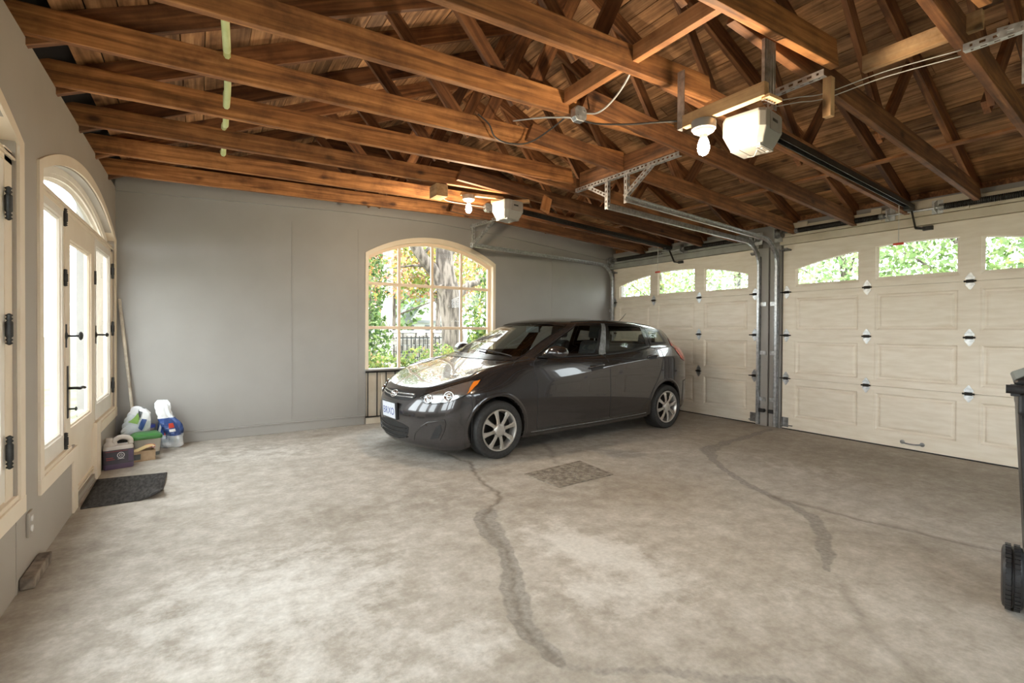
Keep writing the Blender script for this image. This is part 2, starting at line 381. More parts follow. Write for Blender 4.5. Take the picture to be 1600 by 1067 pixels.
    spd2 = ramp(N, [(.38, (1, 1, 1)), (.66, (.3, .3, .3))]); L.new(mid.outputs['Fac'], spd2.inputs[0])
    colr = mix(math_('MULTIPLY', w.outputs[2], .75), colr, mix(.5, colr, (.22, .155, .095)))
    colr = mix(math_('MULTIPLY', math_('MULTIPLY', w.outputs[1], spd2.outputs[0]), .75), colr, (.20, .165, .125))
    fl = ramp(N, [(.3, (.17, .155, .135)), (.7, (.29, .27, .24))]); L.new(fine.outputs['Fac'], fl.inputs[0])
    edge = math_('MULTIPLY', math_('SUBTRACT', math_('ADD', c.outputs[0], math_('MULTIPLY', dev, .9, False), False), .48, False), 4.0)
    colr = mix(math_('MULTIPLY', edge, .7), colr, fl.outputs[0])
    colr = mix(math_('MULTIPLY', c.outputs[1], .75), colr, (.11, .085, .06))
    fk = ramp(N, [(.3, (.86, .86, .86)), (.7, (1.06, 1.06, 1.06))]); L.new(fine.outputs['Fac'], fk.inputs[0])
    mm = N.new('ShaderNodeMix'); mm.data_type = 'RGBA'; mm.blend_type = 'MULTIPLY'; mm.inputs[0].default_value = 1; L.new(colr, mm.inputs[6]); L.new(fk.outputs[0], mm.inputs[7])
    L.new(mm.outputs[2], b.inputs['Base Color'])
    rr = N.new('ShaderNodeMapRange'); rr.inputs['To Min'].default_value = .5; rr.inputs['To Max'].default_value = .85; L.new(mid.outputs['Fac'], rr.inputs[0]); L.new(rr.outputs[0], b.inputs['Roughness'])
    bp = N.new('ShaderNodeBump'); bp.inputs['Strength'].default_value = .35; bp.inputs['Distance'].default_value = .006
    hh = math_('ADD', math_('MULTIPLY', mid.outputs['Fac'], .8), math_('MULTIPLY', fine.outputs['Fac'], .25), False); L.new(hh, bp.inputs['Height']); L.new(bp.outputs[0], b.inputs['Normal'])
    me.materials.append(m)
    return link('floor', me)
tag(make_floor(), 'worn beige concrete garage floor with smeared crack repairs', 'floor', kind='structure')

# ---- left wall with two openings (a door flanked by casements under a segmental arch, twice)
UNIT_A, UNIT_B = 0.0, -3.105        # shift of each unit along the wall
def unit_hole(dy):
    a = [(y+dy, z) for y, z in seg_arch(3.60, 6.26, 2.085, 2.305, 24)]
    return [(3.60+dy, .44), (4.42+dy, .44), (4.42+dy, .012), (5.24+dy, .012), (5.24+dy, .44), (6.26+dy, .44)] + a[::-1]
WT = .16
YL1 = yback(XL)
o = holed('wall_left', [(YF, 0), (YL1+.3, 0), (YL1+.3, 2.635), (YF, 2.635)], [unit_hole(UNIT_A), unit_hole(UNIT_B)], lambda a, b: (XL, a, b), (-WT, 0, 0), 'wall_paint_left')
tag(o, 'taupe painted wall with arched french doors on the left', 'wall', kind='structure')
# ---- far wall with an arched window; the panel under the sill is the railing's backing
def bw(x, z, d=0.0): return (x, yback(x)+d, z)
SW = 6.48/6.40                      # window measures taken on a plane 6.40 m away, carried to the skewed wall
def wx(x): return x*SW
def wz(z): return 1.23+(z-1.23)*SW
WIN = dict(x0=wx(1.80), x1=wx(3.735), zs=wz(2.195), zp=wz(2.455), z0=wz(.715))
BZ = [(XL-.2, 2.60), (1.4, 2.70), (2.8, 2.71), (4.0, 2.63), (XR+.2, 2.50)]
wa = seg_arch(WIN['x0'], WIN['x1'], WIN['zs'], WIN['zp'], 24)
o = holed('wall_back', [(XL-.3, 0), (XR+.35, 0), (XR+.35, 2.70), (4.0, 2.82), (2.8, 2.90), (1.4, 2.88), (XL-.3, 2.72)],
          [[(WIN['x0'], .02), (WIN['x1'], .02)] + wa[::-1]], bw, (0, .18, 0), 'wall_paint')
tag(o, 'grey painted wall behind the parked car', 'wall', kind='structure')
WBK = o
m = MB()                            # proud cap strip along the top of the panelling, following the sagging ceiling line
cap = [(XL, 2.60, 2.655), (.5, 2.655, 2.705), (1.6, 2.70, 2.75), (2.75, 2.715, 2.765), (3.9, 2.66, 2.71), (5.0, 2.57, 2.62), (XR, 2.465, 2.52)]
for (xa, za, zb), (xb, zc, zd) in zip(cap, cap[1:]):
    m.prism([(xa, yback(xa)-.03, za), (xb, yback(xb)-.03, zc), (xb, yback(xb)-.03, 2.88), (xa, yback(xa)-.03, 2.88)], (0, .05, 0))
m.build('fascia_strip', 'wall_paint', WBK)
for xs in (.93, 1.72, 3.78, 4.9):   # joints between the wall sheets
    MB().box(xs-.004, xs+.004, yback(xs)-.004, yback(xs)+.002, .1, WIN['zp'] if False else 2.5).build('panel_joint', 'wall_paint', WBK)
m = MB(); m.prism([(XL, yback(XL)-.018, 0), (wx(1.785), yback(wx(1.785))-.018, 0), (wx(1.785), yback(wx(1.785))-.018, .102), (XL, yback(XL)-.018, .102)], (0, .03, 0))
m.prism([(XL, yback(XL)-.026, .102), (wx(1.785), yback(wx(1.785))-.026, .102), (wx(1.785), yback(wx(1.785))-.026, .118), (XL, yback(XL)-.026, .118)], (0, .03, 0))
tag(m.build('baseboard_back', 'wall_paint', bevel=.004), 'grey baseboard along the wall beside the car', 'baseboard', kind='structure')
xa = wx(3.745)
m = MB(); m.prism([(xa, yback(xa)-.018, 0), (XR, yback(XR)-.018, 0), (XR, yback(XR)-.018, .11), (xa, yback(xa)-.018, .11)], (0, .03, 0))
tag(m.build('baseboard_right', 'wall_paint', bevel=.004), 'grey baseboard hidden behind the car', 'baseboard', kind='structure')
# ---- garage-door wall: header, posts
D2 = (.82, 3.55); D1 = (3.88, 6.61)
XD = XR+.005                        # inner face of the doors
o = holed('wall_right', [(YF, 0), (YL1+.6, 0), (YL1+.6, 2.60), (YF, 2.60)], [[(D2[0]+.08, .002), (D2[1]-.08, .002), (D2[1]-.08, 2.26), (D2[0]+.08, 2.26)], [(D1[0]+.08, .002), (D1[1]-.08, .002), (D1[1]-.08, 2.26), (D1[0]+.08, 2.26)]],
          lambda a, b: (XR+.06, a, b), (.12, 0, 0), 'wall_paint')
tag(o, 'grey wall around the two garage doors', 'wall', kind='structure')
WR = o
MB().box(XR-.01, XR+.06, 3.57, 3.715, 0, 2.31).build('jamb_board', 'wall_paint', WR, bevel=.004)
MB().box(XR-.03, XR+.06, 3.725, 3.865, 0, 2.31).build('jamb_board', 'wall_paint', WR, bevel=.004)
MB().box(XR-.01, XR+.06, 6.62, 6.70, 0, 2.31).build('jamb_board', 'wall_paint', WR, bevel=.004)
MB().box(XR-.01, XR+.06, .66, .80, 0, 2.31).build('jamb_board', 'wall_paint', WR, bevel=.004)
def header(y0, y1, lo, hi, mat, up):
    t = empty('trim_%d' % up, (XR, (y0+y1)/2, lo), 'board header above the %s garage door' % ('near' if up == 2 else 'far'), 'header', kind='structure')
    MB().box(XR-.035, XR+.06, y0, y1, lo, lo+.085).build('header_board', mat, t, bevel=.004)
    MB().box(XR-.045, XR+.06, y0, y1, lo+.09, hi).build('header_board', mat, t, bevel=.004)
    return t
header(3.86, 6.72, 2.315, 2.53, 'header_paint', 1)
h2 = header(.5, 3.58, 2.315, 2.53, 'header_cream', 2)
for y0, y1 in ((3.23, 3.42), (2.46, 2.56), (1.74, 2.2)):
    MB().box(XR-.06, XR-.045, y0, y1, 2.41, 2.56).build('backing_block', 'header_cream', h2, bevel=.003)
MB().box(XR-.043, XR+.06, -2.2, .5, 2.315, 2.53).build('header_board', 'header_cream', h2)
# ---- wall behind the camera with unseen windows added for fill light
fw_holes = [[(.35, .75), (2.35, .75), (2.35, 2.2), (.35, 2.2)], [(3.1, .75), (5.1, .75), (5.1, 2.2), (3.1, 2.2)]]
o = holed('wall_front', [(XL-.2, 0), (XR+.2, 0), (XR+.2, 2.64), (2.77, 4.2), (XL-.2, 2.64)], fw_holes, lambda a, b: (a, YF, b), (0, -.16, 0), 'wall_paint')
tag(o, 'grey wall behind the viewer with two wide windows added for fill light', 'wall', kind='structure')
for k, h in enumerate(fw_holes):
    x0, x1, z0, z1 = h[0][0], h[1][0], h[0][1], h[2][1]
    w = empty('window_%d' % (4+k), ((x0+x1)/2, YF, z0), 'wide cream window added for fill light in the unseen wall behind the viewer, %s one' % ('nearer the french doors' if k == 0 else 'nearer the garage doors'), 'window', kind='structure')
    m = MB(); m.box(x0, x0+.06, YF-.1, YF+.02, z0, z1); m.box(x1-.06, x1, YF-.1, YF+.02, z0, z1); m.box(x0+.06, x1-.06, YF-.1, YF+.02, z0, z0+.06); m.box(x0+.06, x1-.06, YF-.1, YF+.02, z1-.06, z1)
    m.box((x0+x1)/2-.03, (x0+x1)/2+.03, YF-.1, YF+.02, z0+.06, z1-.06); m.build('window_frame', 'sash_white', w)
    for a, b in ((x0+.06, (x0+x1)/2-.03), ((x0+x1)/2+.03, x1-.06)):
        MB().box(a, b, YF-.06, YF-.055, z0+.06, z1-.06).build('pane', 'window_glass', w)
# ------------------------------------------------------------------ roof: trusses, rafters, boards
RX, PITCH = 2.77, .43               # ridge line and slope
RZ0 = 2.60                          # underside of the rafters over the left wall
def under(x):                       # underside of the rafters
    return RZ0 + PITCH*(x-XL) if x <= RX else RZ0 + PITCH*(RX-XL) - (PITCH+.01)*(x-RX)
RD = .15                            # rafter depth, measured straight up
trusses = [ # y of the near lower edge, end of the left tie, right tie: y at x=2.9, skew, slope
    (-.49, 2.95, -.40, .05, .06), (.13, 2.95, .22, .05, .06),
    (.76, 2.95, .90, .06, .055), (1.385, 2.96, 1.50, .045, .062), (2.005, 2.72, 2.08, .04, .065), (2.63, 3.14, 2.60, .03, .075),
    (3.272, 3.24, 3.26, .03, .07), (3.876, 3.13, 3.96, .05, .07), (4.532, 3.10, 4.50, .05, .065), (5.178, 3.16, 5.20, .035, .05), (5.846, 3.6, 5.60, .06, .055)]
JH, JW = .142, .046
JZ = lambda x: 2.638 + .010*(x-XL)
for i, (yj, xe, y3, k, s) in enumerate(trusses):
    pos = ['behind the viewer', 'over the viewer', 'nearest the ladder-like bracket at the right', 'with the steel post of the near opener', 'bearing the near opener strap', 'carrying the steel junction box',
           'next beyond the junction box', 'with the wire loop', 'over the far light bulb', 'second from the far wall', 'against the far wall'][i]
    t = empty('roof_truss', (RX, yj, 2.64), 'brown timber roof truss with tie beam and rafters, %s' % pos, 'truss', 'timber roof trusses', 'structure')
    lm = 'old_joist' if i < 9 else 'old_joist'
    sag = .0 if i < 10 else .02
    lumber('ceiling_joist', (XL-.1, yj, JZ(XL)), (xe, yj, JZ(xe)+sag), JW, JH, lm, t, anchor=(-1, -1), cut=(0, .03))
    xs = 2.15 if i not in (9, 10) else 2.6
    za = 2.655
    A = (xs, y3+k*(xs-2.9), za - s*(xs-2.9)); B = (XR-.05, y3+k*(XR-.05-2.9), za - s*(XR-.05-2.9))
    lumber('ceiling_joist', A, B, JW, JH, 'old_joist_dark', t, anchor=(-1, -1), cut=(.05, .12))
    # rafters: left pair stays in line with the left tie, right one with the right tie
    yl = yj+JW+.004
    lumber('rafter', (XL-.22, yl, under(XL-.22)), (RX, yl, under(RX)), .045, .14, 'old_joist_dark', t, anchor=(-1, -1), bevel=.002)
    ya, yb = y3+k*(RX-2.9)+JW+.004, y3+k*(XR+.45-2.9)+JW+.004
    lumber('rafter', (RX, ya, under(RX)), (XR+.45, yb, under(XR+.45)), .045, .14, 'old_joist_dark', t, anchor=(-1, -1), bevel=.002)
    # webs
    def web(x0, z0, x1, z1, y, w=.036, h=.09, mat='old_joist_dark'):
        lumber('web', (x0, y, z0), (x1, y, z1), w, h, mat, t, up=(0, 1, 0) if False else (1, 0, .2), bevel=.002)
    web(1.74, 2.70, 1.10, under(1.10)+.06, yl+.07)
    web(1.80, 2.70, 2.45, under(2.45)+.06, yl+.07)
    yr = y3+k*.7+JW+.01
    zj = 2.655-s*1.25+.06; yr = y3+k*1.25+JW+.01
    web(4.16, zj, 3.18, under(3.18)+.06, yr+.03)
    web(4.14, zj-.02, 4.68, under(4.68)+.06, yr+.06)
    m = MB().cbox((4.08, yr-.03, zj), (.10, .05, .05)); m.build('gusset_block', 'old_joist', t)
# longitudinal timbers
def runner(name, p0, p1, w, h, mat, label, cat='timber'):
    o = lumber(name, p0, p1, w, h, mat); tag(o, label, cat, kind='structure'); return o
runner('ridge_board', (RX, YF, under(RX)+.10), (RX, 6.5, under(RX)+.10), .04, .2, 'old_joist_dark', 'dark ridge board along the roof peak')
runner('brace_board', (2.05, 1.435, 2.762), (2.05, 2.62, 2.762), .045, .09, 'orange_pine', 'orange lengthwise brace crossing the ties left of the near bulb')
runner('brace_board', (3.21, .86, 2.745), (3.20, 1.37, 2.745), .04, .09, 'fresh_pine', 'pale new board bridging two trusses above the perforated bracket at right')
runner('brace_board', (3.22, 2.70, 2.72), (3.22, 3.26, 2.72), .045, .14, 'old_joist_dark', 'dark blocking above the left half of the long perforated hanger')
runner('brace_board', (3.22, 3.31, 2.72), (3.22, 3.87, 2.72), .045, .14, 'old_joist_dark', 'dark blocking at the left end of the long perforated hanger')
for sgn, xx, lab in ((1, 5.55, 'garage doors'),):
    runner('eaves_board', (xx, YF, under(xx)-.012), (xx, 6.4, under(xx)-.012), .09, .022, 'orange_pine', 'thin lengthwise batten nailed under the rafters on the side of the %s' % lab)
# boarding, each board its own piece
roof = empty('roof_boarding', (RX, 2, under(RX)), 'dark plank boarding of the pitched roof', 'roof', kind='structure')
random.seed(11)
BW = .142
def boards(side):
    n = 26 if side < 0 else 28
    slope = PITCH if side < 0 else PITCH+.01
    ca = math.cos(math.atan(slope))
    for r in range(n):
        x = RX + side*(BW*ca*(r+.5)); z = under(RX)+RD - slope*abs(x-RX) + .004
        if side < 0 and x < XL-.27 or side > 0 and x > XR+.3: break
        y = YF - random.uniform(0, 1.5)
        while y < 6.75:
            ln = random.choice((2.4, 3.0, 3.6, 4.2)); y1 = min(y+ln, 6.8)
            ang = side*math.atan(slope)
            M = Matrix.Translation((x, max(y, YF-.1), z)) @ Matrix.Rotation(ang, 4, 'Y') @ Matrix.Rotation(math.pi/2, 4, 'Z')
            L = y1-.004-max(y, YF-.1); dz = random.uniform(-.003, .004)
            MB().box(0, L, -BW/2+.004, BW/2-.003, dz, dz+.022).build('roof_board', 'roof_board', roof, M)
            y = y1
boards(-1); boards(1)
m = MB(); e = 1.05                  # felt over the boards keeps the light out
zt = under(RX)+RD+.04
m.add([(RX, YF-.2, zt), (RX, 6.95, zt), (XL-.3, 6.95, zt-PITCH*(RX-XL+.3)), (XL-.3, YF-.2, zt-PITCH*(RX-XL+.3)), (XR+.6, 6.95, zt-(PITCH+.01)*(XR+.6-RX)), (XR+.6, YF-.2, zt-(PITCH+.01)*(XR+.6-RX))], [(0, 1, 2, 3), (0, 5, 4, 1)])
noisy('roof_felt', (.02, .019, .018), (.03, .028, .026), rough=.9)
tag(m.build('ceiling', 'roof_felt'), 'dark felt over the roof boards', 'ceiling', kind='structure')
for nm, x0, x1, lab in (('trim_3', XL-WT-.03, XL-WT+.0, 'left'), ('trim_4', XR+.12, XR+.18, 'right')):
    o = MB().box(x0, x1, YF-.1, 6.9, 2.45, 2.98).build(nm, 'old_joist_dark'); tag(o, 'dark eaves blocking on the %s side' % lab, 'blocking', kind='structure')
o = MB().prism([(XL-.3, 6.62, 2.5), (XR+.4, 6.95, 2.45), (XR+.4, 6.95, 2.95), (RX, 6.78, 4.5), (XL-.3, 6.62, 2.95)], (0, .04, 0)).build('trim_5', 'old_joist_dark')
tag(o, 'dark gable boarding above the far wall', 'gable', kind='structure')
# ------------------------------------------------------------------ the two garage doors
SEC = [0.012, .64, 1.18, 1.72, 2.312]
def nested_panel(y0, y1, z0, z1, x):
    """raised-and-fielded panel as nested rectangles, (inset, depth behind the face)"""
    m = MB(); steps = [(-.004, .020), (.0, .004), (.012, .004), (.026, .016), (.040, .017), (.056, .008), (.07, .006)]
    rings = []
    for ins, dp in steps:
        rings.append([(x+dp, y0+ins, z0+ins), (x+dp, y1-ins, z0+ins), (x+dp, y1-ins, z1-ins), (x+dp, y0+ins, z1-ins)])
    vs = [p for r in rings for p in r]; n = len(rings)
    fs = [(i*4+k, i*4+(k+1) % 4, (i+1)*4+(k+1) % 4, (i+1)*4+k) for i in range(n-1) for k in range(4)]+[tuple(range((n-1)*4, n*4))]
    m.add(vs, fs); m.add([(x+.036, y0-.004, z0-.004), (x+.036, y1+.004, z0-.004), (x+.036, y1+.004, z1+.004), (x+.036, y0-.004, z1+.004)], [(0, 1, 2, 3)])
    return m
def hinge_mesh(hz=.165, hw=.08):
    m = MB(); k = .1
    def leaf(s):
        pts = [(-hw*.36, .012*s), (-hw*.5, .03*s), (-hw*.3, .052*s), (-hw*.10, .078*s), (0, hz/2*s), (hw*.10, .078*s), (hw*.3, .052*s), (hw*.5, .03*s), (hw*.36, .012*s)]
        m.prism([(0, a, b) for a, b in pts], (-.004, 0, 0))
    leaf(1); leaf(-1)
    return m
def garage_door(nm, ya, yb, label, handle):
    root = empty(nm, (XD, (ya+yb)/2, 0), label, 'garage door', kind='structure')
    cols = [(ya+.145, ya+.845), (ya+1.0, ya+1.715), (ya+1.87, ya+2.58)]
    yc = (ya+yb)/2
    for i in range(4):
        z0, z1 = SEC[i]+.0015, SEC[i+1]-.0015
        if i < 3:
            hz = ((.155, .575), (.70, 1.115), (1.24, 1.655))[i]
            holes = [[(a, hz[0]), (b, hz[0]), (b, hz[1]), (a, hz[1])] for a, b in cols]
        else:
            R = 4.3; top = lambda y: 2.172-(y-yc)**2/(2*R)*1.02
            holes = []
            for a, b in cols:
                up = [(a+(b-a)*k/8, top(a+(b-a)*k/8)) for k in range(9)]
                holes.append([(a, 1.782), (b, 1.782)] + up[::-1])
        if i < 3: MB().box(XD+.03, XD+.04, ya+.005, yb-.005, z1-.012, z1+.015).build('section_tongue', 'door_paint', root)
        s = holed('section', [(ya, z0), (yb, z0), (yb, z1), (ya, z1)], holes, lambda a, b: (XD, a, b), (.042, 0, 0), 'door_paint', root)
        for k, (a, b) in enumerate(cols):
            if i < 3:
                p = nested_panel(a, b, hz[0], hz[1], XD).build('panel', 'door_paint', s)
            else:
                h = [(q[0], q[1]) for q in holes[k]]
                MB().prism([(XD+.024, y, z) for y, z in h], (.004, 0, 0)).build('pane', 'window_glass', s)
                cy = sum(q[0] for q in h)/len(h); cz = sum(q[1] for q in h)/len(h)
                ins = [(cy+(y-cy)*(1-.026/abs((b-a)/2)), cz+(z-cz)*(1-.026/.19)) for y, z in h]
                m = MB(); n = len(h); vs = [(XD+.006, y, z) for y, z in h]+[(XD+.022, y, z) for y, z in ins]
                m.add(vs, [(j, (j+1) % n, n+(j+1) % n, n+j) for j in range(n)]); m.build('glazing_bead', 'door_paint', s)
        if i < 3:
            for j, y in enumerate((yb-.045, ya+1.793, ya+.922, ya+.045)):
                h = hinge_mesh().build('hinge', 'galvanised', root, Matrix.Translation((XD-.001, y, SEC[i+1])))
                m = MB(); m.tube([(-.010, -.045, 0), (-.010, .045, 0)], .009, 8); m.box(-.014, -.002, -.028, .028, -.016, .016)
                if j in (0, 3): m.tube([(-.012, -.06, 0), (-.012, .075, 0)], .007, 8)
                k = m.build('knuckle', 'black_iron', h, Matrix.Translation((XD-.001, y, SEC[i+1])))
    for sgn, y in ((1, yb-.05), (-1, ya+.05)):
        m = MB(); m.prism([(XD-.003, y-.05, 2.235), (XD-.003, y+.045, 2.235), (XD-.003, y+.045, 2.275), (XD-.003, y-.05, 2.255)], (-.012, 0, 0)); m.prism([(XD-.015, y-.045, 2.235), (XD-.05, y-.02, 2.25), (XD-.05, y+.04, 2.25), (XD-.015, y+.045, 2.235)], (0, 0, .02)); m.tube([(XD-.035, y-.05, 2.25), (XD-.035, y+.08*sgn, 2.25)], .008)
        m.build('top_bracket', 'dull_steel', root)
        m = MB(); m.box(XD-.006, XD, y-.03, y+.05, .03, .15); m.box(XD-.03, XD-.006, y+.035*sgn, y+.042*sgn, .03, .15); m.tube([(XD-.02, y-.09, .055), (XD-.02, y+.06, .055)], .007)
        m.build('bottom_bracket', 'dull_steel', root)
    MB().box(XD+.002, XD+.03, ya, yb, 0.0, .014).build('bottom_seal', 'rubber', root)
    if handle:
        hy = ya+1.365
        m = MB(); pts = [(XD-.004, hy+.085, .078), (XD-.022, hy+.075, .077), (XD-.038, hy+.045, .074), (XD-.042, hy, .072), (XD-.038, hy-.045, .074), (XD-.022, hy-.075, .077), (XD-.004, hy-.085, .078)]
        m.tube(pts, .0075, 8)
        for s in (-1, 1): m.lathe([(.022, 0), (.02, -.004), (.012, -.008)], (XD, hy+s*.085, .078), 'x', 12)
        m.build('pull_handle', 'dull_steel', root, smooth='auto')
    return root
garage_door('door_3', *D2, 'cream panelled near garage door with arched window row, at the right', True)
garage_door('door_2', *D1, 'cream panelled far garage door behind the car', False)

# ------------------------------------------------------------------ door tracks
CH = [(-.012, -.026), (.016, -.026), (.016, -.02), (-.006, -.02), (-.006, .02), (.016, .02), (.016, .026), (-.012, .026)]
def track(label, yv, start, ztop=2.38, flip=1):
    """vertical channel beside the door, a bend, and the long run hung under the ceiling"""
    S = Vector((start[0], start[1], start[2])); E = Vector((XR-.37, yv, ztop))
    path = [(XR-.055, yv, .02), (XR-.055, yv, 1.2), (XR-.055, yv, ztop-.32)]
    path += [(XR-.055-.315*(1-math.cos(a)), yv, ztop-.32+.32*math.sin(a)) for a in [math.pi/2*i/10 for i in range(1, 10)]]
    path += [tuple(E+(S-E)*t) for t in (0, .02, .5, 1)]
    root = empty('door_track', (XR-.055, yv, 0), label, 'track', 'garage door tracks')
    prof = CH if flip > 0 else [(-a, b) for a, b in CH]
    MB().sweep(path, prof, (0, 1, 0)).build('rail', 'galvanised' , root)
    m = MB(); f = flip
    m.box(XR-.06, XR-.01, yv-f*.012-.003, yv-f*.012+.003, .02, 2.2); m.box(XR-.016, XR-.011, yv-f*.06 if f > 0 else yv, yv if f > 0 else yv+.06, .02, 2.28)
    m.build('angle_flange', 'dull_steel', root)
    for z in (.35, .95, 1.58):
        m = MB(); m.box(XR-.045, XR-.040, min(yv, yv-f*.09), max(yv, yv-f*.09), z-.025, z+.025); m.build('track_bracket', 'galvanised', root)
    return root
track('steel track of the near garage door, left of it', 3.60, (3.16, 3.19, 2.38), flip=-1)
track('steel track of the far garage door, right of it', 3.835, (3.20, 3.46, 2.375), flip=1)
track('steel track of the far garage door, along the grey wall', 6.575, (3.10, 6.03, 2.375), flip=-1)
track('steel track of the near garage door, at the right edge', .78, (3.2, .66, 2.40), flip=1)
for yv, lab in ((3.655, 'right'), (3.785, 'left')):
    t = empty('safety_sensor', (XR-.06, yv, .19), 'black door safety sensor low on the %s side of the post between the doors' % lab, 'sensor', 'door safety sensors')
    m = MB(); m.box(XR-.075, XR-.03, yv-.035, yv+.035, .18, .225); m.build('sensor_body', 'black_plastic', t, bevel=.004)
    m = MB(); m.box(XR-.03, XR-.024, yv-.045, yv+.045, .19, .215); m.build('sensor_bracket', 'black_iron', t)
# ------------------------------------------------------------------ torsion springs
def springs(label, ya, yb, segs, zc=2.455):
    xs = XR-.10
    root = empty('torsion_spring_shaft', (xs, (ya+yb)/2, zc), label, 'spring shaft', 'torsion spring shafts')
    MB().tube([(xs, ya, zc), (xs, yb, zc)], .0125, 10).build('shaft', 'galvanised', root, smooth=True)
    for a, b in segs:
        n = int((b-a)/.014); pts = []
        for i in range(n*8+1):
            t = i/(n*8); an = 2*math.pi*i/8; pts.append((xs+.026*math.cos(an), a+(b-a)*t, zc+.026*math.sin(an)))
        MB().tube(pts, .0058, 5).build('spring', 'black_iron', root, smooth=True)
        for y in (a, b): MB().lathe([(.018, -.03), (.03, -.02), (.032, .02), (.018, .03)], (xs, y, zc), 'y', 14).build('spring_cone', 'dull_steel', root, smooth='auto')
    for y in (ya+.06, yb-.06):
        MB().lathe([(.02, -.03), (.062, -.03), (.05, -.02), (.05, .02), (.058, .03), (.02, .03)], (xs, y, zc), 'y', 18).build('cable_drum', 'dull_steel', root, smooth='auto')
    for y in (ya+.01, yb-.01):
        m = MB(); m.box(xs-.045, XR-.03, y-.004, y+.004, zc-.06, zc+.05); m.box(XR-.051, XR-.043, y-.05, y+.05, zc-.1, zc+.06); m.build('end_bearing', 'galvanised', root)
    return root
r = springs('black torsion spring on its shaft over the near garage door', .75, 3.60, [(2.44, 3.33), (1.02, 1.93)])
for y in (2.38, 1.98):
    m = MB(); m.prism([(XR-.055, y-.045, 2.40), (XR-.055, y+.045, 2.40), (XR-.055, y+.045, 2.535), (XR-.055, y-.045, 2.535)], (-.006, 0, 0)); m.prism([(XR-.06, y, 2.40), (XR-.14, y, 2.43), (XR-.14, y, 2.49), (XR-.06, y, 2.535)], (0, .006, 0)); m.build('centre_bracket', 'galvanised', r)
r = springs('black torsion spring on its shaft over the far garage door', 3.84, 6.62, [(5.46, 6.42), (4.1, 5.0)])
m = MB(); m.prism([(XR-.06, 5.04, 2.40), (XR-.14, 5.04, 2.43), (XR-.14, 5.04, 2.49), (XR-.06, 5.04, 2.535)], (0, .006, 0)); m.box(XR-.055, XR-.047, 4.98, 5.1, 2.40, 2.54); m.build('centre_bracket', 'dull_steel', r)

# ------------------------------------------------------------------ perforated hangers
def hanger(label, bars, loc):
    t = empty('perforated_hanger', loc, label, 'bracket', 'perforated angle hangers')
    for nm, p0, p1, a1, a2 in bars:
        m = MB(); m.perforated(p0, p1, a1); m.perforated(p0, p1, a2); m.build(nm, 'galvanised', t)
    return t
hz = 2.60
hanger('long perforated steel hanger holding the two tracks between the garage doors', [
    ('crossbar', (3.17, 3.90, hz), (3.18, 2.64, hz), (0, 0, 1), (1, 0, 0)),
    ('drop', (3.17, 3.44, hz+.02), (3.17, 3.44, 2.345), (0, 1, 0), (1, 0, 0)),
    ('drop', (3.175, 3.20, hz+.02), (3.175, 3.20, 2.35), (0, 1, 0), (1, 0, 0)),
    ('strut', (3.175, 3.22, 2.40), (3.18, 2.92, hz), (1, 0, 0), (0, .6, .7)),
    ('strut', (3.19, 3.46, 2.45), (3.19, 3.74, hz), (1, 0, 0), (0, -.6, .7))], (3.17, 3.3, hz))
hanger('short perforated steel angle beside the near opener', [('crossbar', (2.83, 1.70, 2.60), (2.83, 1.40, 2.60), (0, 0, 1), (1, 0, 0)), ('drop', (2.83, 1.68, 2.62), (2.83, 1.68, 2.52), (0, 1, 0), (1, 0, 0))], (2.83, 1.5, 2.6))
hanger('perforated steel angle at the top right edge of the picture', [('crossbar', (3.16, .92, 2.60), (3.18, .35, 2.60), (0, 0, 1), (1, 0, 0)), ('drop', (3.17, .68, 2.62), (3.17, .68, 2.36), (0, 1, 0), (1, 0, 0)), ('strut', (3.17, .80, 2.62), (3.17, .45, 2.58), (1, 0, 0), (0, 0, 1))], (3.17, .6, 2.6))
hanger('steel hanger of the track along the grey wall', [('drop', (3.13, 6.03, 2.66), (3.13, 6.03, 2.345), (0, 1, 0), (1, 0, 0)), ('strut', (3.13, 6.0, 2.38), (3.20, 5.62, 2.62), (1, 0, 0), (0, .6, .7)), ('crossbar', (3.13, 6.10, 2.62), (3.20, 5.50, 2.63), (0, 0, 1), (1, 0, 0))], (3.13, 6.0, 2.4))

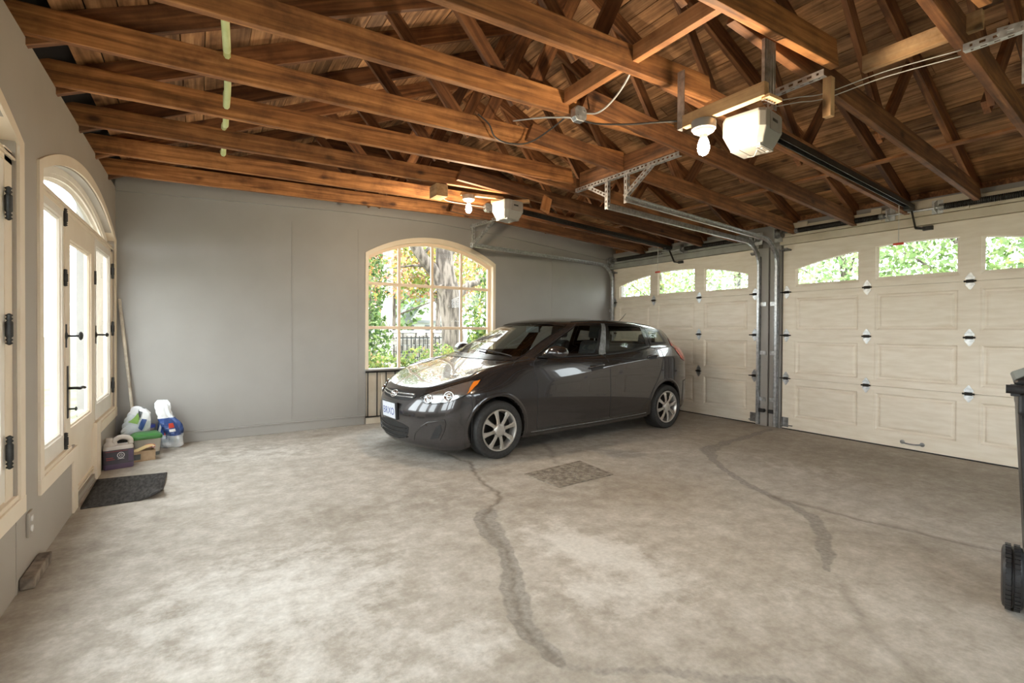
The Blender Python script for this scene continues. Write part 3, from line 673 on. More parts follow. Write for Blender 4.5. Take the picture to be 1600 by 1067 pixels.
# ------------------------------------------------------------------ door openers
def opener(label, M, rail0, rail1, group='garage door openers'):
    """M: local frame of the housing, x along the rail, z up, origin at the top centre"""
    t = empty('door_opener', M.translation, label, 'door opener', group)
    W_, D_, H_ = .25, .26, .19
    m = MB()     # faceted housing: lofted rounded rectangles
    def ring(z, sx, sy, c):
        x, y = D_/2*sx, W_/2*sy
        return [(-x+c, -y, z), (x-c, -y, z), (x, -y+c, z), (x, y-c, z), (x-c, y, z), (-x+c, y, z), (-x, y-c, z), (-x, -y+c, z)]
    rings = [ring(0, .97, .97, .03), ring(-.02, 1, 1, .03), ring(-.10, 1, 1, .03), ring(-.155, .86, .82, .03), ring(-H_, .70, .72, .03)]
    vs = [p for r_ in rings for p in r_]; n = 8
    m.add(vs, [(i*n+k, i*n+(k+1) % n, (i+1)*n+(k+1) % n, (i+1)*n+k) for i in range(len(rings)-1) for k in range(n)]+[tuple(range(n)), tuple(range((len(rings)-1)*n, len(rings)*n))])
    m.build('housing', 'white_plastic', t, M, bevel=.006)
    m = MB(); m.box(-.06, .06, -W_/2-.003, -W_/2, -.11, -.015); m.build('end_plate', 'grey_plastic', t, M)
    m = MB(); m.box(-.03, .03, -W_/2-.005, -W_/2-.002, -.06, -.045); m.build('vent_slot', 'black_plastic', t, M)
    m = MB(); m.box(-.085, .085, .035, .085, -H_-.003, -H_+.01); m.build('lens_panel', 'grey_plastic', t, M, bevel=.002)
    m = MB(); m.box(-.085, .085, -.085, -.04, -H_-.003, -H_+.01); m.build('control_panel', 'grey_plastic', t, M, bevel=.002)
    m = MB()
    for a, b, c, d in ((-.06, .06, -.078, -.072), (-.06, .06, -.052, -.046), (-.06, -.054, -.078, -.046), (.054, .06, -.078, -.046), (-.02, .02, -.068, -.058)): m.box(a, b, c, d, -H_-.005, -H_-.002)
    m.build('button_outline', 'white_plastic', t, M)
    MB().tube([M @ Vector(p) for p in ((0, -.03, -H_), (.03, 0, -H_-.02), (.05, .03, -H_-.012), (.06, .06, -H_))], .002, 5).build('aerial_wire', 'white_plastic', t, smooth=True)
    m = MB(); pr = [(-.025, -.022), (.025, -.022), (.025, .022), (.018, .022), (.018, -.014), (-.018, -.014), (-.018, .022), (-.025, .022)]
    r0, r1 = Vector(rail0), Vector(rail1); d = (r1-r0).normalized(); side = Vector((0, 0, 1)).cross(d).normalized()
    m.sweep([r0, r0+(r1-r0)*.5, r1], pr, side); m.build('rail', 'black_iron', t)
    MB().tube([r0+Vector((0, 0, .004)), r1+Vector((0, 0, .004))], .008, 6).build('drive_chain', 'dull_steel', t)
    m = MB(); c = r0+(r1-r0)*.965; m.cbox((c.x, c.y, c.z-.028), (.13, .05, .04)); m.build('trolley', 'black_plastic', t, bevel=.004)
    m = MB(); a = c+Vector((.03, -.01, -.03)); b = Vector((XD-.06, r1.y-.02, 2.29)); e = Vector((XD-.02, r1.y-.10, 2.275))
    m.beam(a, b, .028, .008, (0, 1, 0)); m.build('door_arm', 'black_iron', t)
    m = MB(); m.beam(b, e, .022, .022); m.box(XD-.035, XD-.001, e.y-.05, e.y+.03, 2.26, 2.30); m.build('door_bracket', 'black_iron', t)
    return t, c
Mo = Matrix.Translation((2.70, 1.725, 2.455)) @ Matrix.Rotation(math.radians(8), 4, 'Z')
t, c1 = opener('near garage door opener with white housing beside the lit bulb', Mo, (2.84, 1.74, 2.43), (6.16, 2.18, 2.50))
def pull_cord(label, p, L):
    t = empty('release_cord', (p[0], p[1], p[2]-L), label, 'pull cord', 'emergency release cords')
    MB().tube([p, (p[0], p[1], p[2]-L)], .0035, 6).build('cord', 'cable_grey', t)
    m = MB(); m.box(p[0]-.012, p[0]+.012, p[1]-.045, p[1]+.045, p[2]-L-.018, p[2]-L+.006); m.build('handle', 'red_plastic', t, bevel=.006)
pull_cord('red release handle hanging before the near garage door', (5.82, 2.165, 2.47), .37)
Mo2 = Matrix.Translation((2.73, 4.47, 2.56)) @ Matrix.Rotation(math.radians(11), 4, 'Z')
t, c2 = opener('far garage door opener with white housing near the grey wall', Mo2, (2.86, 4.50, 2.50), (6.14, 5.24, 2.50))
pull_cord('red release handle hanging before the far garage door', (5.80, 5.19, 2.48), .37)
# mounting timber and straps of the near opener
o = lumber('mounting_board', (2.34, 1.42, 2.41), (2.33, 1.90, 2.41), .04, .07, 'fresh_pine'); tag(o, 'pale pine board carrying the near light bulb and opener', 'board')
t = empty('steel_strap', (2.33, 1.93, 2.40), 'narrow grey steel strap at the far end of the pine mounting board', 'strap', 'opener straps')
MB().box(2.312, 2.318, 1.89, 1.935, 2.375, 2.70).build('strap_leg', 'galvanised', t); MB().box(2.318, 2.35, 1.928, 1.935, 2.375, 2.70).build('strap_flange', 'dull_steel', t)
t = empty('steel_strap', (2.34, 1.43, 2.40), 'wide ribbed steel strap holding the near end of the pine board', 'strap', 'opener straps')
MB().box(2.335, 2.341, 1.43, 1.445, 2.36, 2.66).build('strap_edge', 'galvanised', t)
for k in range(4): MB().box(2.345+k*.022, 2.362+k*.022, 1.428, 1.436, 2.36, 2.66).build('strap_rib', 'dull_steel', t)
m = MB().box(2.33, 2.44, 1.40, 1.44, 2.365, 2.38); m.build('strap_foot', 'fresh_pine', t)
def bulb(label, x, y, ztop, zb, grp, watts, colr):
    t = empty('bulb_lamp', (x, y, zb), label, 'lamp', grp)
    MB().lathe([(.062, 0), (.066, -.012), (.064, -.045), (.058, -.05)], (x, y, ztop), 'z', 24).build('lamp_collar', 'grey_plastic', t, smooth='auto')
    MB().lathe([(.056, -.05), (.054, -.058), (.03, -.072), (.022, -.075)], (x, y, ztop), 'z', 24).build('lamp_holder', 'porcelain', t, smooth='auto')
    MB().lathe([(.02, -.07), (.02, -.10)], (x, y, ztop), 'z', 16).build('bulb_neck', 'porcelain', t, smooth='auto')
    h = ztop-.10-zb
    prof = [(.017, .012), (.022, -.0), (.029, -.022), (.032, -.042), (.030, -.062), (.022, -.078), (.008, -.086)]
    MB().lathe(prof, (x, y, ztop-.10), 'z', 20).build('bulb', 'bulb_glow', t, smooth=True)
    ld = bpy.data.lights.new('bulb_light', 'POINT'); ld.energy = watts; ld.color = colr; ld.shadow_soft_size = .035
    lo = bpy.data.objects.new('bulb_light', ld); col.objects.link(lo); lo.location = (x, y, ztop-.19-.045); lo.parent = t; lo.matrix_parent_inverse = WORLD[t.name].inverted()
bulb('lit bulb in a porcelain holder beside the near opener', 2.335, 1.775, 2.375, 2.19, 'bare bulb lamps', BULB_WATTS, (1.0, .80, .56))
bulb('lit bulb in a porcelain holder close to the grey wall', 2.37, 4.66, 2.625, 2.44, 'bare bulb lamps', BULB_WATTS, (1.0, .80, .56))
o = lumber('mounting_board', (2.30, 4.70, 2.64), (2.76, 4.62, 2.64), .05, .03, 'fresh_pine'); tag(o, 'pale pine strip above the far bulb', 'board')
o = lumber('wood_block', (2.02, 4.54, 2.60), (2.02, 4.72, 2.60), .12, .12, 'fresh_pine'); tag(o, 'pale pine block between two ties left of the far bulb', 'block')
o = lumber('mounting_board', (2.62, 4.62, 2.575), (2.93, 4.36, 2.575), .06, .03, 'fresh_pine'); tag(o, 'pale pine board on top of the far opener', 'board')
o = lumber('wood_block', (3.01, 1.462, 2.66), (3.01, 1.462, 2.44), .045, .045, 'fresh_pine', up=(1, 0, 0)); tag(o, 'short pale pine block hanging under a tie right of the near opener', 'block')
o = lumber('wood_block', (2.98, 4.16, 2.44), (3.06, 4.22, 2.60), .03, .10, 'orange_pine', up=(1, 0, 0)); tag(o, 'small tilted brown block at the right of the far opener', 'block')
# ------------------------------------------------------------------ wiring
def smooth_path(pts, n=8):
    P = [Vector(p) for p in pts]; P = [P[0]*2-P[1]]+P+[P[-1]*2-P[-2]]; out = []
    for i in range(1, len(P)-2):
        for k in range(n):
            t = k/n; a, b, c, d = P[i-1], P[i], P[i+1], P[i+2]
            out.append(.5*((2*b)+(c-a)*t+(2*a-5*b+4*c-d)*t*t+(3*b-a-3*c+d)*t**3))
    return out+[P[-2]]
def junction_box(x, y, z, label):
    t = empty('junction_box', (x, y, z), label, 'junction box', 'steel junction boxes')
    m = MB(); s, k = .05, .022
    pts = [(-s+k, -s), (s-k, -s), (s, -s+k), (s, s-k), (s-k, s), (-s+k, s), (-s, s-k), (-s, -s+k)]
    m.prism([(x+a, y, z+b) for a, b in pts], (0, -.045, 0)); m.build('box', 'galvanised', t, bevel=.003)
    m = MB(); m.prism([(x+a*.93, y-.046, z+b*.93) for a, b in pts], (0, -.004, 0)); m.build('cover', 'galvanised', t, bevel=.001)
    for dx in (-.026, .026): MB().lathe([(.006, 0), (.005, -.004)], (x+dx, y-.05, z+dx*.7), 'y', 8).build('screw', 'dull_steel', t)
junction_box(2.14, 2.628, 2.665, 'steel junction box on the tie beam left of the near bulb')
junction_box(2.87, 5.17, 2.66, 'steel junction box on the tie beam over the far opener')
def cable(pts, r, mat, label):
    o = MB().tube(smooth_path(pts), r, 7).build('cable', mat, smooth=True); tag(o, label, 'cable', 'roof wiring')
cable([(2.17, 2.60, 2.63), (2.22, 2.50, 2.585), (2.28, 2.28, 2.52), (2.31, 2.08, 2.47), (2.325, 1.935, 2.43)], .006, 'cable_dark', 'dark cable running from the junction box to the near bulb board')
cable([(2.19, 2.62, 2.69), (2.22, 2.50, 2.66), (2.20, 2.33, 2.68), (2.12, 2.12, 2.72), (2.06, 2.03, 2.80)], .006, 'cable_grey', 'grey cable rising from the junction box to the next tie beam')
cable([(1.72, 3.24, 2.80), (1.80, 3.22, 2.74), (1.86, 3.23, 2.66), (1.97, 3.2, 2.625), (2.12, 3.15, 2.65), (2.20, 2.95, 2.72), (2.22, 2.70, 2.78)], .006, 'cable_dark', 'black cable looping below the tie beam near the roof middle')
cable([(2.10, 2.62, 2.64), (2.05, 2.70, 2.66), (2.02, 2.9, 2.72), (2.0, 3.2, 2.80)], .006, 'cable_grey', 'pale cable leaving the junction box to the left')
cable([(2.30, 5.15, 2.75), (2.29, 5.14, 2.70), (2.36, 5.14, 2.665), (2.60, 5.14, 2.66), (2.84, 5.14, 2.66)], .005, 'cable_grey', 'pale cable feeding the junction box over the far opener')
cable([(2.88, 5.14, 2.62), (2.85, 5.0, 2.58), (2.88, 4.8, 2.60), (2.90, 4.70, 2.60), (2.90, 4.64, 2.62), (2.86, 4.62, 2.61)], .006, 'cable_dark', 'dark cable dropping onto the far opener')
for k, (z, lab) in enumerate(((2.615, 'upper'), (2.585, 'lower'))):
    cable([(3.17, .93, z), (3.16, 1.25, z+.03), (3.05, 1.5, z-.015), (2.98, 1.62, z-.01), (2.85, 1.75, z-.03)], .0028, 'cable_grey', '%s thin wire strung from the bracket at the top right' % lab)
cable([(.06, 2.2, 2.98), (.085, 2.58, 2.80), (.10, 2.70, 2.69), (.12, 3.0, 2.68), (.13, 3.24, 2.785), (.14, 3.40, 2.66), (.145, 3.7, 2.65), (.15, 3.86, 2.80), (.155, 4.05, 2.66), (.16, 4.5, 2.80), (.165, 4.72, 2.66), (.17, 5.15, 2.80)], .019, 'yellow_hose', 'yellow hose threaded over the tie beams at the upper left')
# ------------------------------------------------------------------ french doors and casements in the left wall
def espagnolette(parent, y, z0, z1, x):
    """turned iron strap hinge with finials"""
    m = MB(); n = 9; L = z1-z0; prof = []
    for i in range(n*2+1):
        t = i/(n*2); r = .008+.006*(1 if i % 2 else 0)*(1 if abs(t-.5) > .22 else 0)+(.006 if abs(t-.5) < .22 else 0)
        prof.append((r if 0 < i < n*2 else .003, z0+L*t))
    m.lathe(prof, (x, y, 0), 'z', 10); m.build('hinge', 'black_iron', parent, smooth=True)
def knob(parent, y, z, x, r=.02):
    m = MB(); m.lathe([(.028, 0), (.028, .004), (.012, .010)], (x, y, z), 'x', 14); m.lathe([(.007, 0), (.007, .06), (.010, .065)], (x, y, z), 'x', 12); m.lathe([(.008, .062), (r, .068), (r*1.1, .075), (r*.7, .083), (.003, .086)], (x, y, z), 'x', 16)
    m.box(x-.001, x+.004, y-.014, y+.014, z-.075, z+.075); m.build('knob', 'black_iron', parent, smooth='auto')
def sash(parent, name, y0, y1, z0, z1, x, st=.075, bot=.10, mat='sash_white'):
    """stiles and rails with a stepped glazing bead and one pane"""
    s = holed(name, [(y0, z0), (y1, z0), (y1, z1), (y0, z1)], [[(y0+st, z0+bot), (y1-st, z0+bot), (y1-st, z1-st), (y0+st, z1-st)]], lambda a, b: (x, a, b), (-.045, 0, 0), mat, parent)
    a, b, c, d = y0+st, y1-st, z0+bot, z1-st
    m = MB(); steps = [(0, .0), (.006, -.008), (.014, -.008), (.022, -.02)]
    rings = [[(x+dp-.002, a+i, c+i), (x+dp-.002, b-i, c+i), (x+dp-.002, b-i, d-i), (x+dp-.002, a+i, d-i)] for i, dp in steps]
    m.add([p for r in rings for p in r], [(i*4+k, i*4+(k+1) % 4, (i+1)*4+(k+1) % 4, (i+1)*4+k) for i in range(3) for k in range(4)]); m.build('glazing_bead', mat, s)
    MB().box(x-.026, x-.022, a+.01, b-.01, c+.01, d-.01).build('pane', 'window_glass', s)
    return s
def french_unit(dy, wn, dn, labw, labd):
    F = XL+.012                     # face of the casing
    w = empty(wn, (XL, 4.93+dy, .35), labw, 'window', kind='structure')
    # casing: outer outline minus opening, arched on top
    oa = seg_arch(3.51+dy, 6.35+dy, 2.10, 2.392, 28); ia = seg_arch(3.585+dy, 6.275+dy, 2.075, 2.318, 28)
    m = MB(); 
    outer = [(3.51+dy, .35)]+oa+[(6.35+dy, .35)]; inner = [(3.585+dy, .43)]+ia+[(6.275+dy, .43)]
    n = len(outer)
    for xx in (0,):
        vs = [(F, y, z) for y, z in outer]+[(F, y, z) for y, z in inner]+[(XL-.002, y, z) for y, z in outer]+[(XL-.06, y, z) for y, z in inner]
        fs = []
        for i in range(n-1):
            fs += [(i, i+1, n+i+1, n+i), (i, 2*n+i, 2*n+i+1, i+1), (n+i, n+i+1, 3*n+i+1, 3*n+i)]
        m.add(vs, fs)
    m.build('casing', 'trim_cream', w)
    for a, b in ((3.51, 4.32), (5.38, 6.35)):
        m = MB(); m.box(XL-.002, F+.0025, a-.001+dy, b+.001+dy, .349, .432); m.build('apron', 'trim_cream', w, bevel=.003)
        m = MB(); m.box(XL-.09, XL+.004, a+.07+dy, b-.005+dy, .425, .452); m.build('sill', 'trim_cream', w, bevel=.004)
    # transom bar, arched fanlight
    m = MB(); m.box(XL-.07, XL-.012, 3.585+dy, 6.275+dy, 1.965, 2.025); m.box(XL-.07, XL-.0, 3.585+dy, 6.275+dy, 1.99, 2.003); m.build('transom_bar', 'trim_cream', w, bevel=.003)
    fa = seg_arch(3.63+dy, 6.23+dy, 2.03, 2.268, 28); fb = seg_arch(3.72+dy, 6.14+dy, 2.035, 2.205, 28); fm = seg_arch(3.675+dy, 6.185+dy, 2.032, 2.236, 28)
    oa2 = seg_arch(3.585+dy, 6.275+dy, 2.075, 2.318, 28)
    m = MB(); rows = [[(XL-.05, y, z) for y, z in oa2], [(XL-.055, y, z) for y, z in fa], [(XL-.065, y, z) for y, z in fa], [(XL-.065, y, z) for y, z in fm], [(XL-.078, y, z) for y, z in fm], [(XL-.09, y, z) for y, z in fb]]
    m.grid(rows); m.build('fanlight_frame', 'sash_white', w)
    MB().prism([(XL-.088, y, z) for y, z in fa], (-.004, 0, 0)).build('pane', 'window_glass', w)
    # mullions between casement and door
    for a, b in ((4.16, 4.205), (5.27, 5.315)):
        MB().box(XL-.075, XL-.02, a+dy, b+dy, .43, 1.97).build('mullion', 'trim_cream', w)
    s1 = sash(w, 'casement', 3.585+dy, 4.195+dy, .45, 1.965, XL-.015, st=.045, bot=.10)
    espagnolette(s1, 4.20+dy, 1.87, 1.985, XL-.008); espagnolette(s1, 4.20+dy, 1.49, 1.60, XL-.008); espagnolette(s1, 4.20+dy, .45, .56, XL-.008)
    s2 = sash(w, 'casement', 5.31+dy, 6.16+dy, .46, 1.965, XL-.015, st=.055, bot=.13)
    for z0, z1 in ((1.70, 1.85), (1.15, 1.29), (.60, .75)): espagnolette(s2, 6.155+dy, z0, z1, XL+.002)
    knob(s2, 5.335+dy, 1.17, XL-.015, .017)
    MB().box(XL-.07, XL-.012, 6.16+dy, 6.275+dy, .44, 2.03).build('frame_post', 'trim_cream', w)
    # door leaf, kick panel and posts
    d = empty(dn, (XL, 4.74+dy, 0), labd, 'door', kind='structure')
    leaf = sash(d, 'leaf', 4.21+dy, 5.27+dy, .425, 1.962, XL-.012, st=.15, bot=.135, mat='trim_cream')
    m = MB(); m.box(XL-.06, XL-.02, 4.46+dy, 5.20+dy, .055, .425); k = m.build('kick_panel', 'trim_cream', d)
    p = nested_panel(4.52+dy, 5.14+dy, .14, .38, 0); p.v = [(XL-.02-x*.9, y, z) for x, y, z in p.v]; p.build('raised_panel', 'trim_cream', k)
    for z in (.10, .075): MB().box(XL-.03, XL-.008, 4.46+dy, 5.20+dy, z, z+.012).build('moulding', 'trim_cream', k)
    MB().box(XL-.09, XL-.004, 4.46+dy, 5.20+dy, 0, .05).build('threshold', 'wall_paint_left', d)
    MB().box(XL-.05, XL+.012, 4.325+dy, 4.455+dy, 0, .43).build('door_post', 'trim_cream', d, bevel=.003)
    MB().box(XL-.05, XL+.012, 5.205+dy, 5.38+dy, 0, .46).build('door_post', 'trim_cream', d, bevel=.003)
    knob(leaf, 4.235+dy, 1.175, XL-.012, .026)
    x = XL-.012; y = 4.27+dy
    m = MB(); m.box(x, x+.005, y-.018, y+.018, .64, .98); m.build('lock_plate', 'black_iron', leaf, bevel=.002)
    m = MB(); m.tube(smooth_path([(x+.004, y, .835), (x+.045, y, .835), (x+.06, y+.02, .83), (x+.062, y+.08, .832), (x+.07, y+.12, .825)]), .009, 8); m.build('lever', 'black_iron', leaf, smooth=True)
    m = MB(); m.tube([(x+.004, y, .70), (x+.04, y, .70)], .006, 8); m.lathe([(.004, .036), (.013, .04), (.013, .046), (.004, .05)], (x, y, .70), 'x', 12); m.build('key_turn', 'black_iron', leaf, smooth='auto')
    for z in (1.58, .32): MB().tube([(x+.004, 5.262+dy, z), (x+.004, 5.262+dy, z+.11)], .010, 8).build('hinge', 'black_iron', leaf)
french_unit(UNIT_A, 'window_1', 'door_1', 'arched cream window unit around the french door, beyond the outlet', 'cream french door with one tall pane and iron lever, by the black mat')
french_unit(UNIT_B, 'window_2', 'door_4', 'arched cream window unit at the left edge of the picture', 'cream french door of the nearer arched unit beside the viewer')

# ------------------------------------------------------------------ arched window in the far wall
w = empty('window_3', (WIN['x0'], yback(2.8), WIN['z0']), 'arched twelve-light window in the grey wall behind the car', 'window', kind='structure')
x0, x1, zs, zp, z0 = WIN['x0'], WIN['x1'], WIN['zs'], WIN['zp'], WIN['z0']
oa = seg_arch(x0-.012, x1+.012, zs+.01, zp+.03, 24); ia = seg_arch(x0+.028, x1-.035, zs-.03, zp-.035, 24)
outer = [(x0-.012, z0)]+oa+[(x1+.012, z0)]; inner = [(x0+.028, z0)]+ia+[(x1-.035, z0)]
n = len(outer); m = MB()
vs = [bw(a, b, -.022) for a, b in outer]+[bw(a, b, -.022) for a, b in inner]+[bw(a, b, .02) for a, b in outer]+[bw(a, b, .12) for a, b in inner]
fs = []
for i in range(n-1): fs += [(i, i+1, n+i+1, n+i), (i, 2*n+i, 2*n+i+1, i+1), (n+i, n+i+1, 3*n+i+1, 3*n+i)]
m.add(vs, fs); m.build('casing', 'trim_cream', w)
gx0, gx1 = wx(1.835), wx(3.665)
ib = seg_arch(gx0+.012, gx1-.012, zs-.065, zp-.075, 24); ob = seg_arch(gx0-.02, gx1+.05, zs-.03, zp-.03, 24)
m = MB(); outer = [(gx0-.02, z0+.0)]+ob+[(gx1+.05, z0)]; inner = [(gx0+.012, z0+.02)]+ib+[(gx1-.012, z0+.02)]
vs = [bw(a, b, .06) for a, b in outer]+[bw(a, b, .06) for a, b in inner]+[bw(a, b, .10) for a, b in inner]
fs = []
for i in range(n-1): fs += [(i, i+1, n+i+1, n+i), (n+i, n+i+1, 2*n+i+1, 2*n+i)]
m.add(vs, fs); m.build('sash_frame', 'trim_pink', w)
def ztop_at(x):
    c = (gx0+gx1)/2; R = (((gx1-gx0)/2)**2+(zp-zs)**2)/(2*(zp-zs)); return zp-.06-(R-math.sqrt(max(0, R*R-(x-c)**2)))
xs = [gx0, wx(2.27), wx(2.752), wx(3.212), gx1]; zh = [z0+.005, wz(1.249), wz(1.825), None]
for xm in xs[1:4]:
    m = MB(); m.prism([bw(xm-.02, z0, .07), bw(xm+.02, z0, .07), bw(xm+.02, ztop_at(xm), .07), bw(xm-.02, ztop_at(xm), .07)], (0, .03, 0)); m.build('muntin', 'trim_pink', w, bevel=.004)
for zm in zh[1:3]:
    m = MB(); m.prism([bw(gx0, zm-.02, .066), bw(gx1, zm-.02, .066), bw(gx1, zm+.02, .066), bw(gx0, zm+.02, .066)], (0, .032, 0)); m.build('muntin', 'trim_pink', w, bevel=.004)
for a, b in zip(xs, xs[1:]):
    for k in range(3):
        za = zh[k]; zb = zh[k+1] if zh[k+1] else None
        top = [(b, zb), (a, zb)] if zb else [(b+(a-b)*j/6, ztop_at(b+(a-b)*j/6)) for j in range(7)]
        MB().prism([bw(p, q, .085) for p, q in [(a, za), (b, za)]+top], (0, .003, 0)).build('pane', 'window_glass', w)
m = MB(); m.prism([bw(x0-.02, z0-.02, -.045), bw(x1+.02, z0-.02, -.045), bw(x1+.02, z0, -.045), bw(x0-.02, z0, -.045)], (0, .2, 0)); m.build('sill', 'wall_paint', w, bevel=.003)
# boarded recess under the sill and the iron bars before it
t = empty('trim_6', (x0, yback(2), 0), 'pale boarded recess under the arched window', 'panel', kind='structure')
nb = 9
for k in range(nb):
    a, b = x0+(x1-x0)*k/nb+.003, x0+(x1-x0)*(k+1)/nb-.003
    MB().prism([bw(a, .02, .01), bw(b, .02, .01), bw(b, z0-.02, .01), bw(a, z0-.02, .01)], (0, .025, 0)).build('board', 'header_cream', t, bevel=.003)
m = MB(); m.prism([bw(x0, 0, -.02), bw(x1, 0, -.02), bw(x1, .085, -.02), bw(x0, .085, -.02)], (0, .1, 0)); m.build('kerb', 'header_cream', t, bevel=.004)
t = empty('iron_railing', (x0, yback(2), .0), 'black iron bars standing under the arched window by the car nose', 'railing')
m = MB(); m.prism([bw(x0-.01, z0-.045, -.03), bw(x1+.01, z0-.045, -.03), bw(x1+.01, z0-.025, -.03), bw(x0-.01, z0-.025, -.03)], (0, .014, 0)); m.build('top_rail', 'black_iron', t)
m = MB(); m.prism([bw(x0-.01, .085, -.03), bw(x1+.01, .085, -.03), bw(x1+.01, .10, -.03), bw(x0-.01, .10, -.03)], (0, .014, 0)); m.build('bottom_rail', 'black_iron', t)
k = 0
while x0+.02+k*.122 < x1:
    xx = x0+.02+k*.122; p = bw(xx, 0, -.023); MB().tube([(p[0], p[1], .09), (p[0], p[1], z0-.03)], .0075, 6).build('bar', 'black_iron', t); k += 1
# ------------------------------------------------------------------ the car: one control cage, evaluated as a smooth surface
# rows run from the underside to the roof centre, columns from the nose round the side to the tail (half body, y > 0)
def car_cage():
    xs = [.088, .118, .195, .325, .458, .575, .83, 1.13, 1.30, 1.75, 2.36, 2.85, 3.10, 3.40, 3.73, 3.96, 4.075, 4.115, 4.125]
    ys = [0, .27, .51, .69, .78, .82, .838, .84, .842, .846, .85, .85, .85, .845, .812, .725, .56, .29, 0]
    def plan(dx0, ky, dx1, zz):
        out = []
        for i, (x, y) in enumerate(zip(xs, ys)):
            f = max(0., 1-x/.55); r = max(0., 1-(4.125-x)/.45)
            z = zz[i] if hasattr(zz, '__len__') else zz
            out.append((x+dx0*f-dx1*r, y*ky, z))
        return out
    R0 = plan(.09, .94, .06, [.105, .105, .105, .105, .115, .14, .155, .155, .155, .16, .165, .175, .18, .19, .2, .21, .22, .22, .22])
    R1 = plan(.03, .978, .02, [.15, .15, .15, .15, .155, .175, .195, .195, .195, .2, .205, .215, .22, .23, .25, .27, .28, .28, .28])
    R2 = plan(.004, .99, .0, [.29]*5+[.32, .31, .30, .30, .31, .32, .33, .34, .36, .38, .40, .41, .41, .41])
    R3 = plan(.0, 1.0, .0, [.455]*5+[.45, .45, .45, .45, .46, .47, .48, .49, .50, .52, .54, .55, .55, .55])
    R4 = plan(.045, 1.0, .015, [.56]*5+[.56, .565, .57, .575, .59, .61, .63, .65, .67, .69, .70, .70, .70, .70])
    R5 = plan(.105, .992, .035, [.632, .632, .634, .642, .65, .645, .655, .672, .685, .735, .82, .865, .885, .90, .895, .87, .85, .84, .84])
    R6 = [(.21, 0, .660), (.228, .24, .665), (.285, .43, .682), (.395, .585, .722), (.525, .685, .766), (.63, .728, .807), (.86, .76, .853), (1.10, .778, .888), (1.30, .783, .905),
          (1.75, .787, .908), (2.36, .787, .916), (2.85, .777, .945), (3.10, .765, .968), (3.40, .745, .99), (3.70, .725, 1.0), (3.91, .66, .992), (4.02, .50, .985), (4.06, .25, .98), (4.07, 0, .98)]
    R7 = [(.97, 0, .945), (.99, .25, .943), (1.03, .46, .938), (1.085, .575, .934), (1.15, .635, .932), (1.21, .668, .936), (1.28, .693, .942), (1.36, .714, .946), (1.47, .728, .948),
          (1.80, .742, .945), (2.33, .744, .950), (2.83, .734, .978), (3.06, .72, 1.0), (3.32, .697, 1.028), (3.60, .68, 1.045), (3.81, .625, 1.055), (3.92, .48, 1.06), (3.96, .24, 1.06), (3.97, 0, 1.06)]
    R9 = [(1.80, 0, 1.328), (1.82, .22, 1.325), (1.86, .41, 1.315), (1.91, .495, 1.305), (1.955, .525, 1.302), (2.00, .54, 1.302), (2.06, .55, 1.304), (2.12, .556, 1.307), (2.19, .561, 1.31),
          (2.31, .567, 1.314), (2.50, .572, 1.316), (2.84, .572, 1.310), (3.05, .568, 1.302), (3.30, .556, 1.285), (3.53, .545, 1.262), (3.69, .505, 1.245), (3.77, .39, 1.248), (3.80, .19, 1.255), (3.81, 0, 1.258)]
    R8 = []
    for i, (a, b) in enumerate(zip(R7, R9)):
        s = 1.0 if 5 <= i <= 14 else 1.6
        mx, my, mz = [(p+q)/2 for p, q in zip(a, b)]
        if i < 5: mx -= .02; mz += .006
        elif i > 15: mx += .035
        R8.append((mx, my*(1.018 if 4 <= i <= 15 else 1.01), mz))
    xc = np.interp(np.arange(19), [0, 4, 10, 14, 18], [1.98, 2.12, 2.55, 3.2, 3.66])
    zc = np.interp(xc, [1.98, 2.12, 2.35, 2.6, 2.9, 3.2, 3.4, 3.66], [1.360, 1.374, 1.386, 1.390, 1.382, 1.360, 1.335, 1.288])
    R11 = [(x, 0, z) for x, z in zip(xc, zc)]
    R10 = [((a[0]*.5+b[0]*.5), a[1]*.56, a[2]*.30+b[2]*.70) for a, b in zip(R9, R11)]
    return np.array([R0, R1, R2, R3, R4, R5, R6, R7, R8, R9, R10, R11])
def spline_axis(P, n, crease=None):
    """Catmull-Rom with square-root chord spacing along axis 0, n samples per span"""
    P = np.asarray(P, float); K = len(P)
    d = np.sqrt(np.maximum(np.linalg.norm(P[1:]-P[:-1], axis=-1), 1e-3))
    v = (P[1:]-P[:-1])/d[..., None]
    m = np.empty_like(P); m[0] = v[0]; m[-1] = v[-1]
    w0, w1 = d[1:]/(d[1:]+d[:-1]), d[:-1]/(d[1:]+d[:-1])
    m[1:-1] = w0[..., None]*v[:-1]+w1[..., None]*v[1:]
    mo = m.copy()
    if crease is not None:          # row index and sharpness per column: separate tangents on both sides of the fold
        q, kk = crease; kk = kk[:, None]; mo[q] = (1-kk)*m[q]+kk*v[q]; m = m.copy(); mi = (1-kk)*m[q]+kk*v[q-1]; m[q] = mi
    out = []
    for i in range(K-1):
        for k in range(n):
            t = k/n; h = d[i][..., None]
            out.append((2*t**3-3*t**2+1)*P[i]+(t**3-2*t**2+t)*h*mo[i]+(-2*t**3+3*t**2)*P[i+1]+(t**3-t**2)*h*m[i+1])
    out.append(P[-1]); return np.array(out)
NU, NV = 10, 8                      # samples per column span and per row span
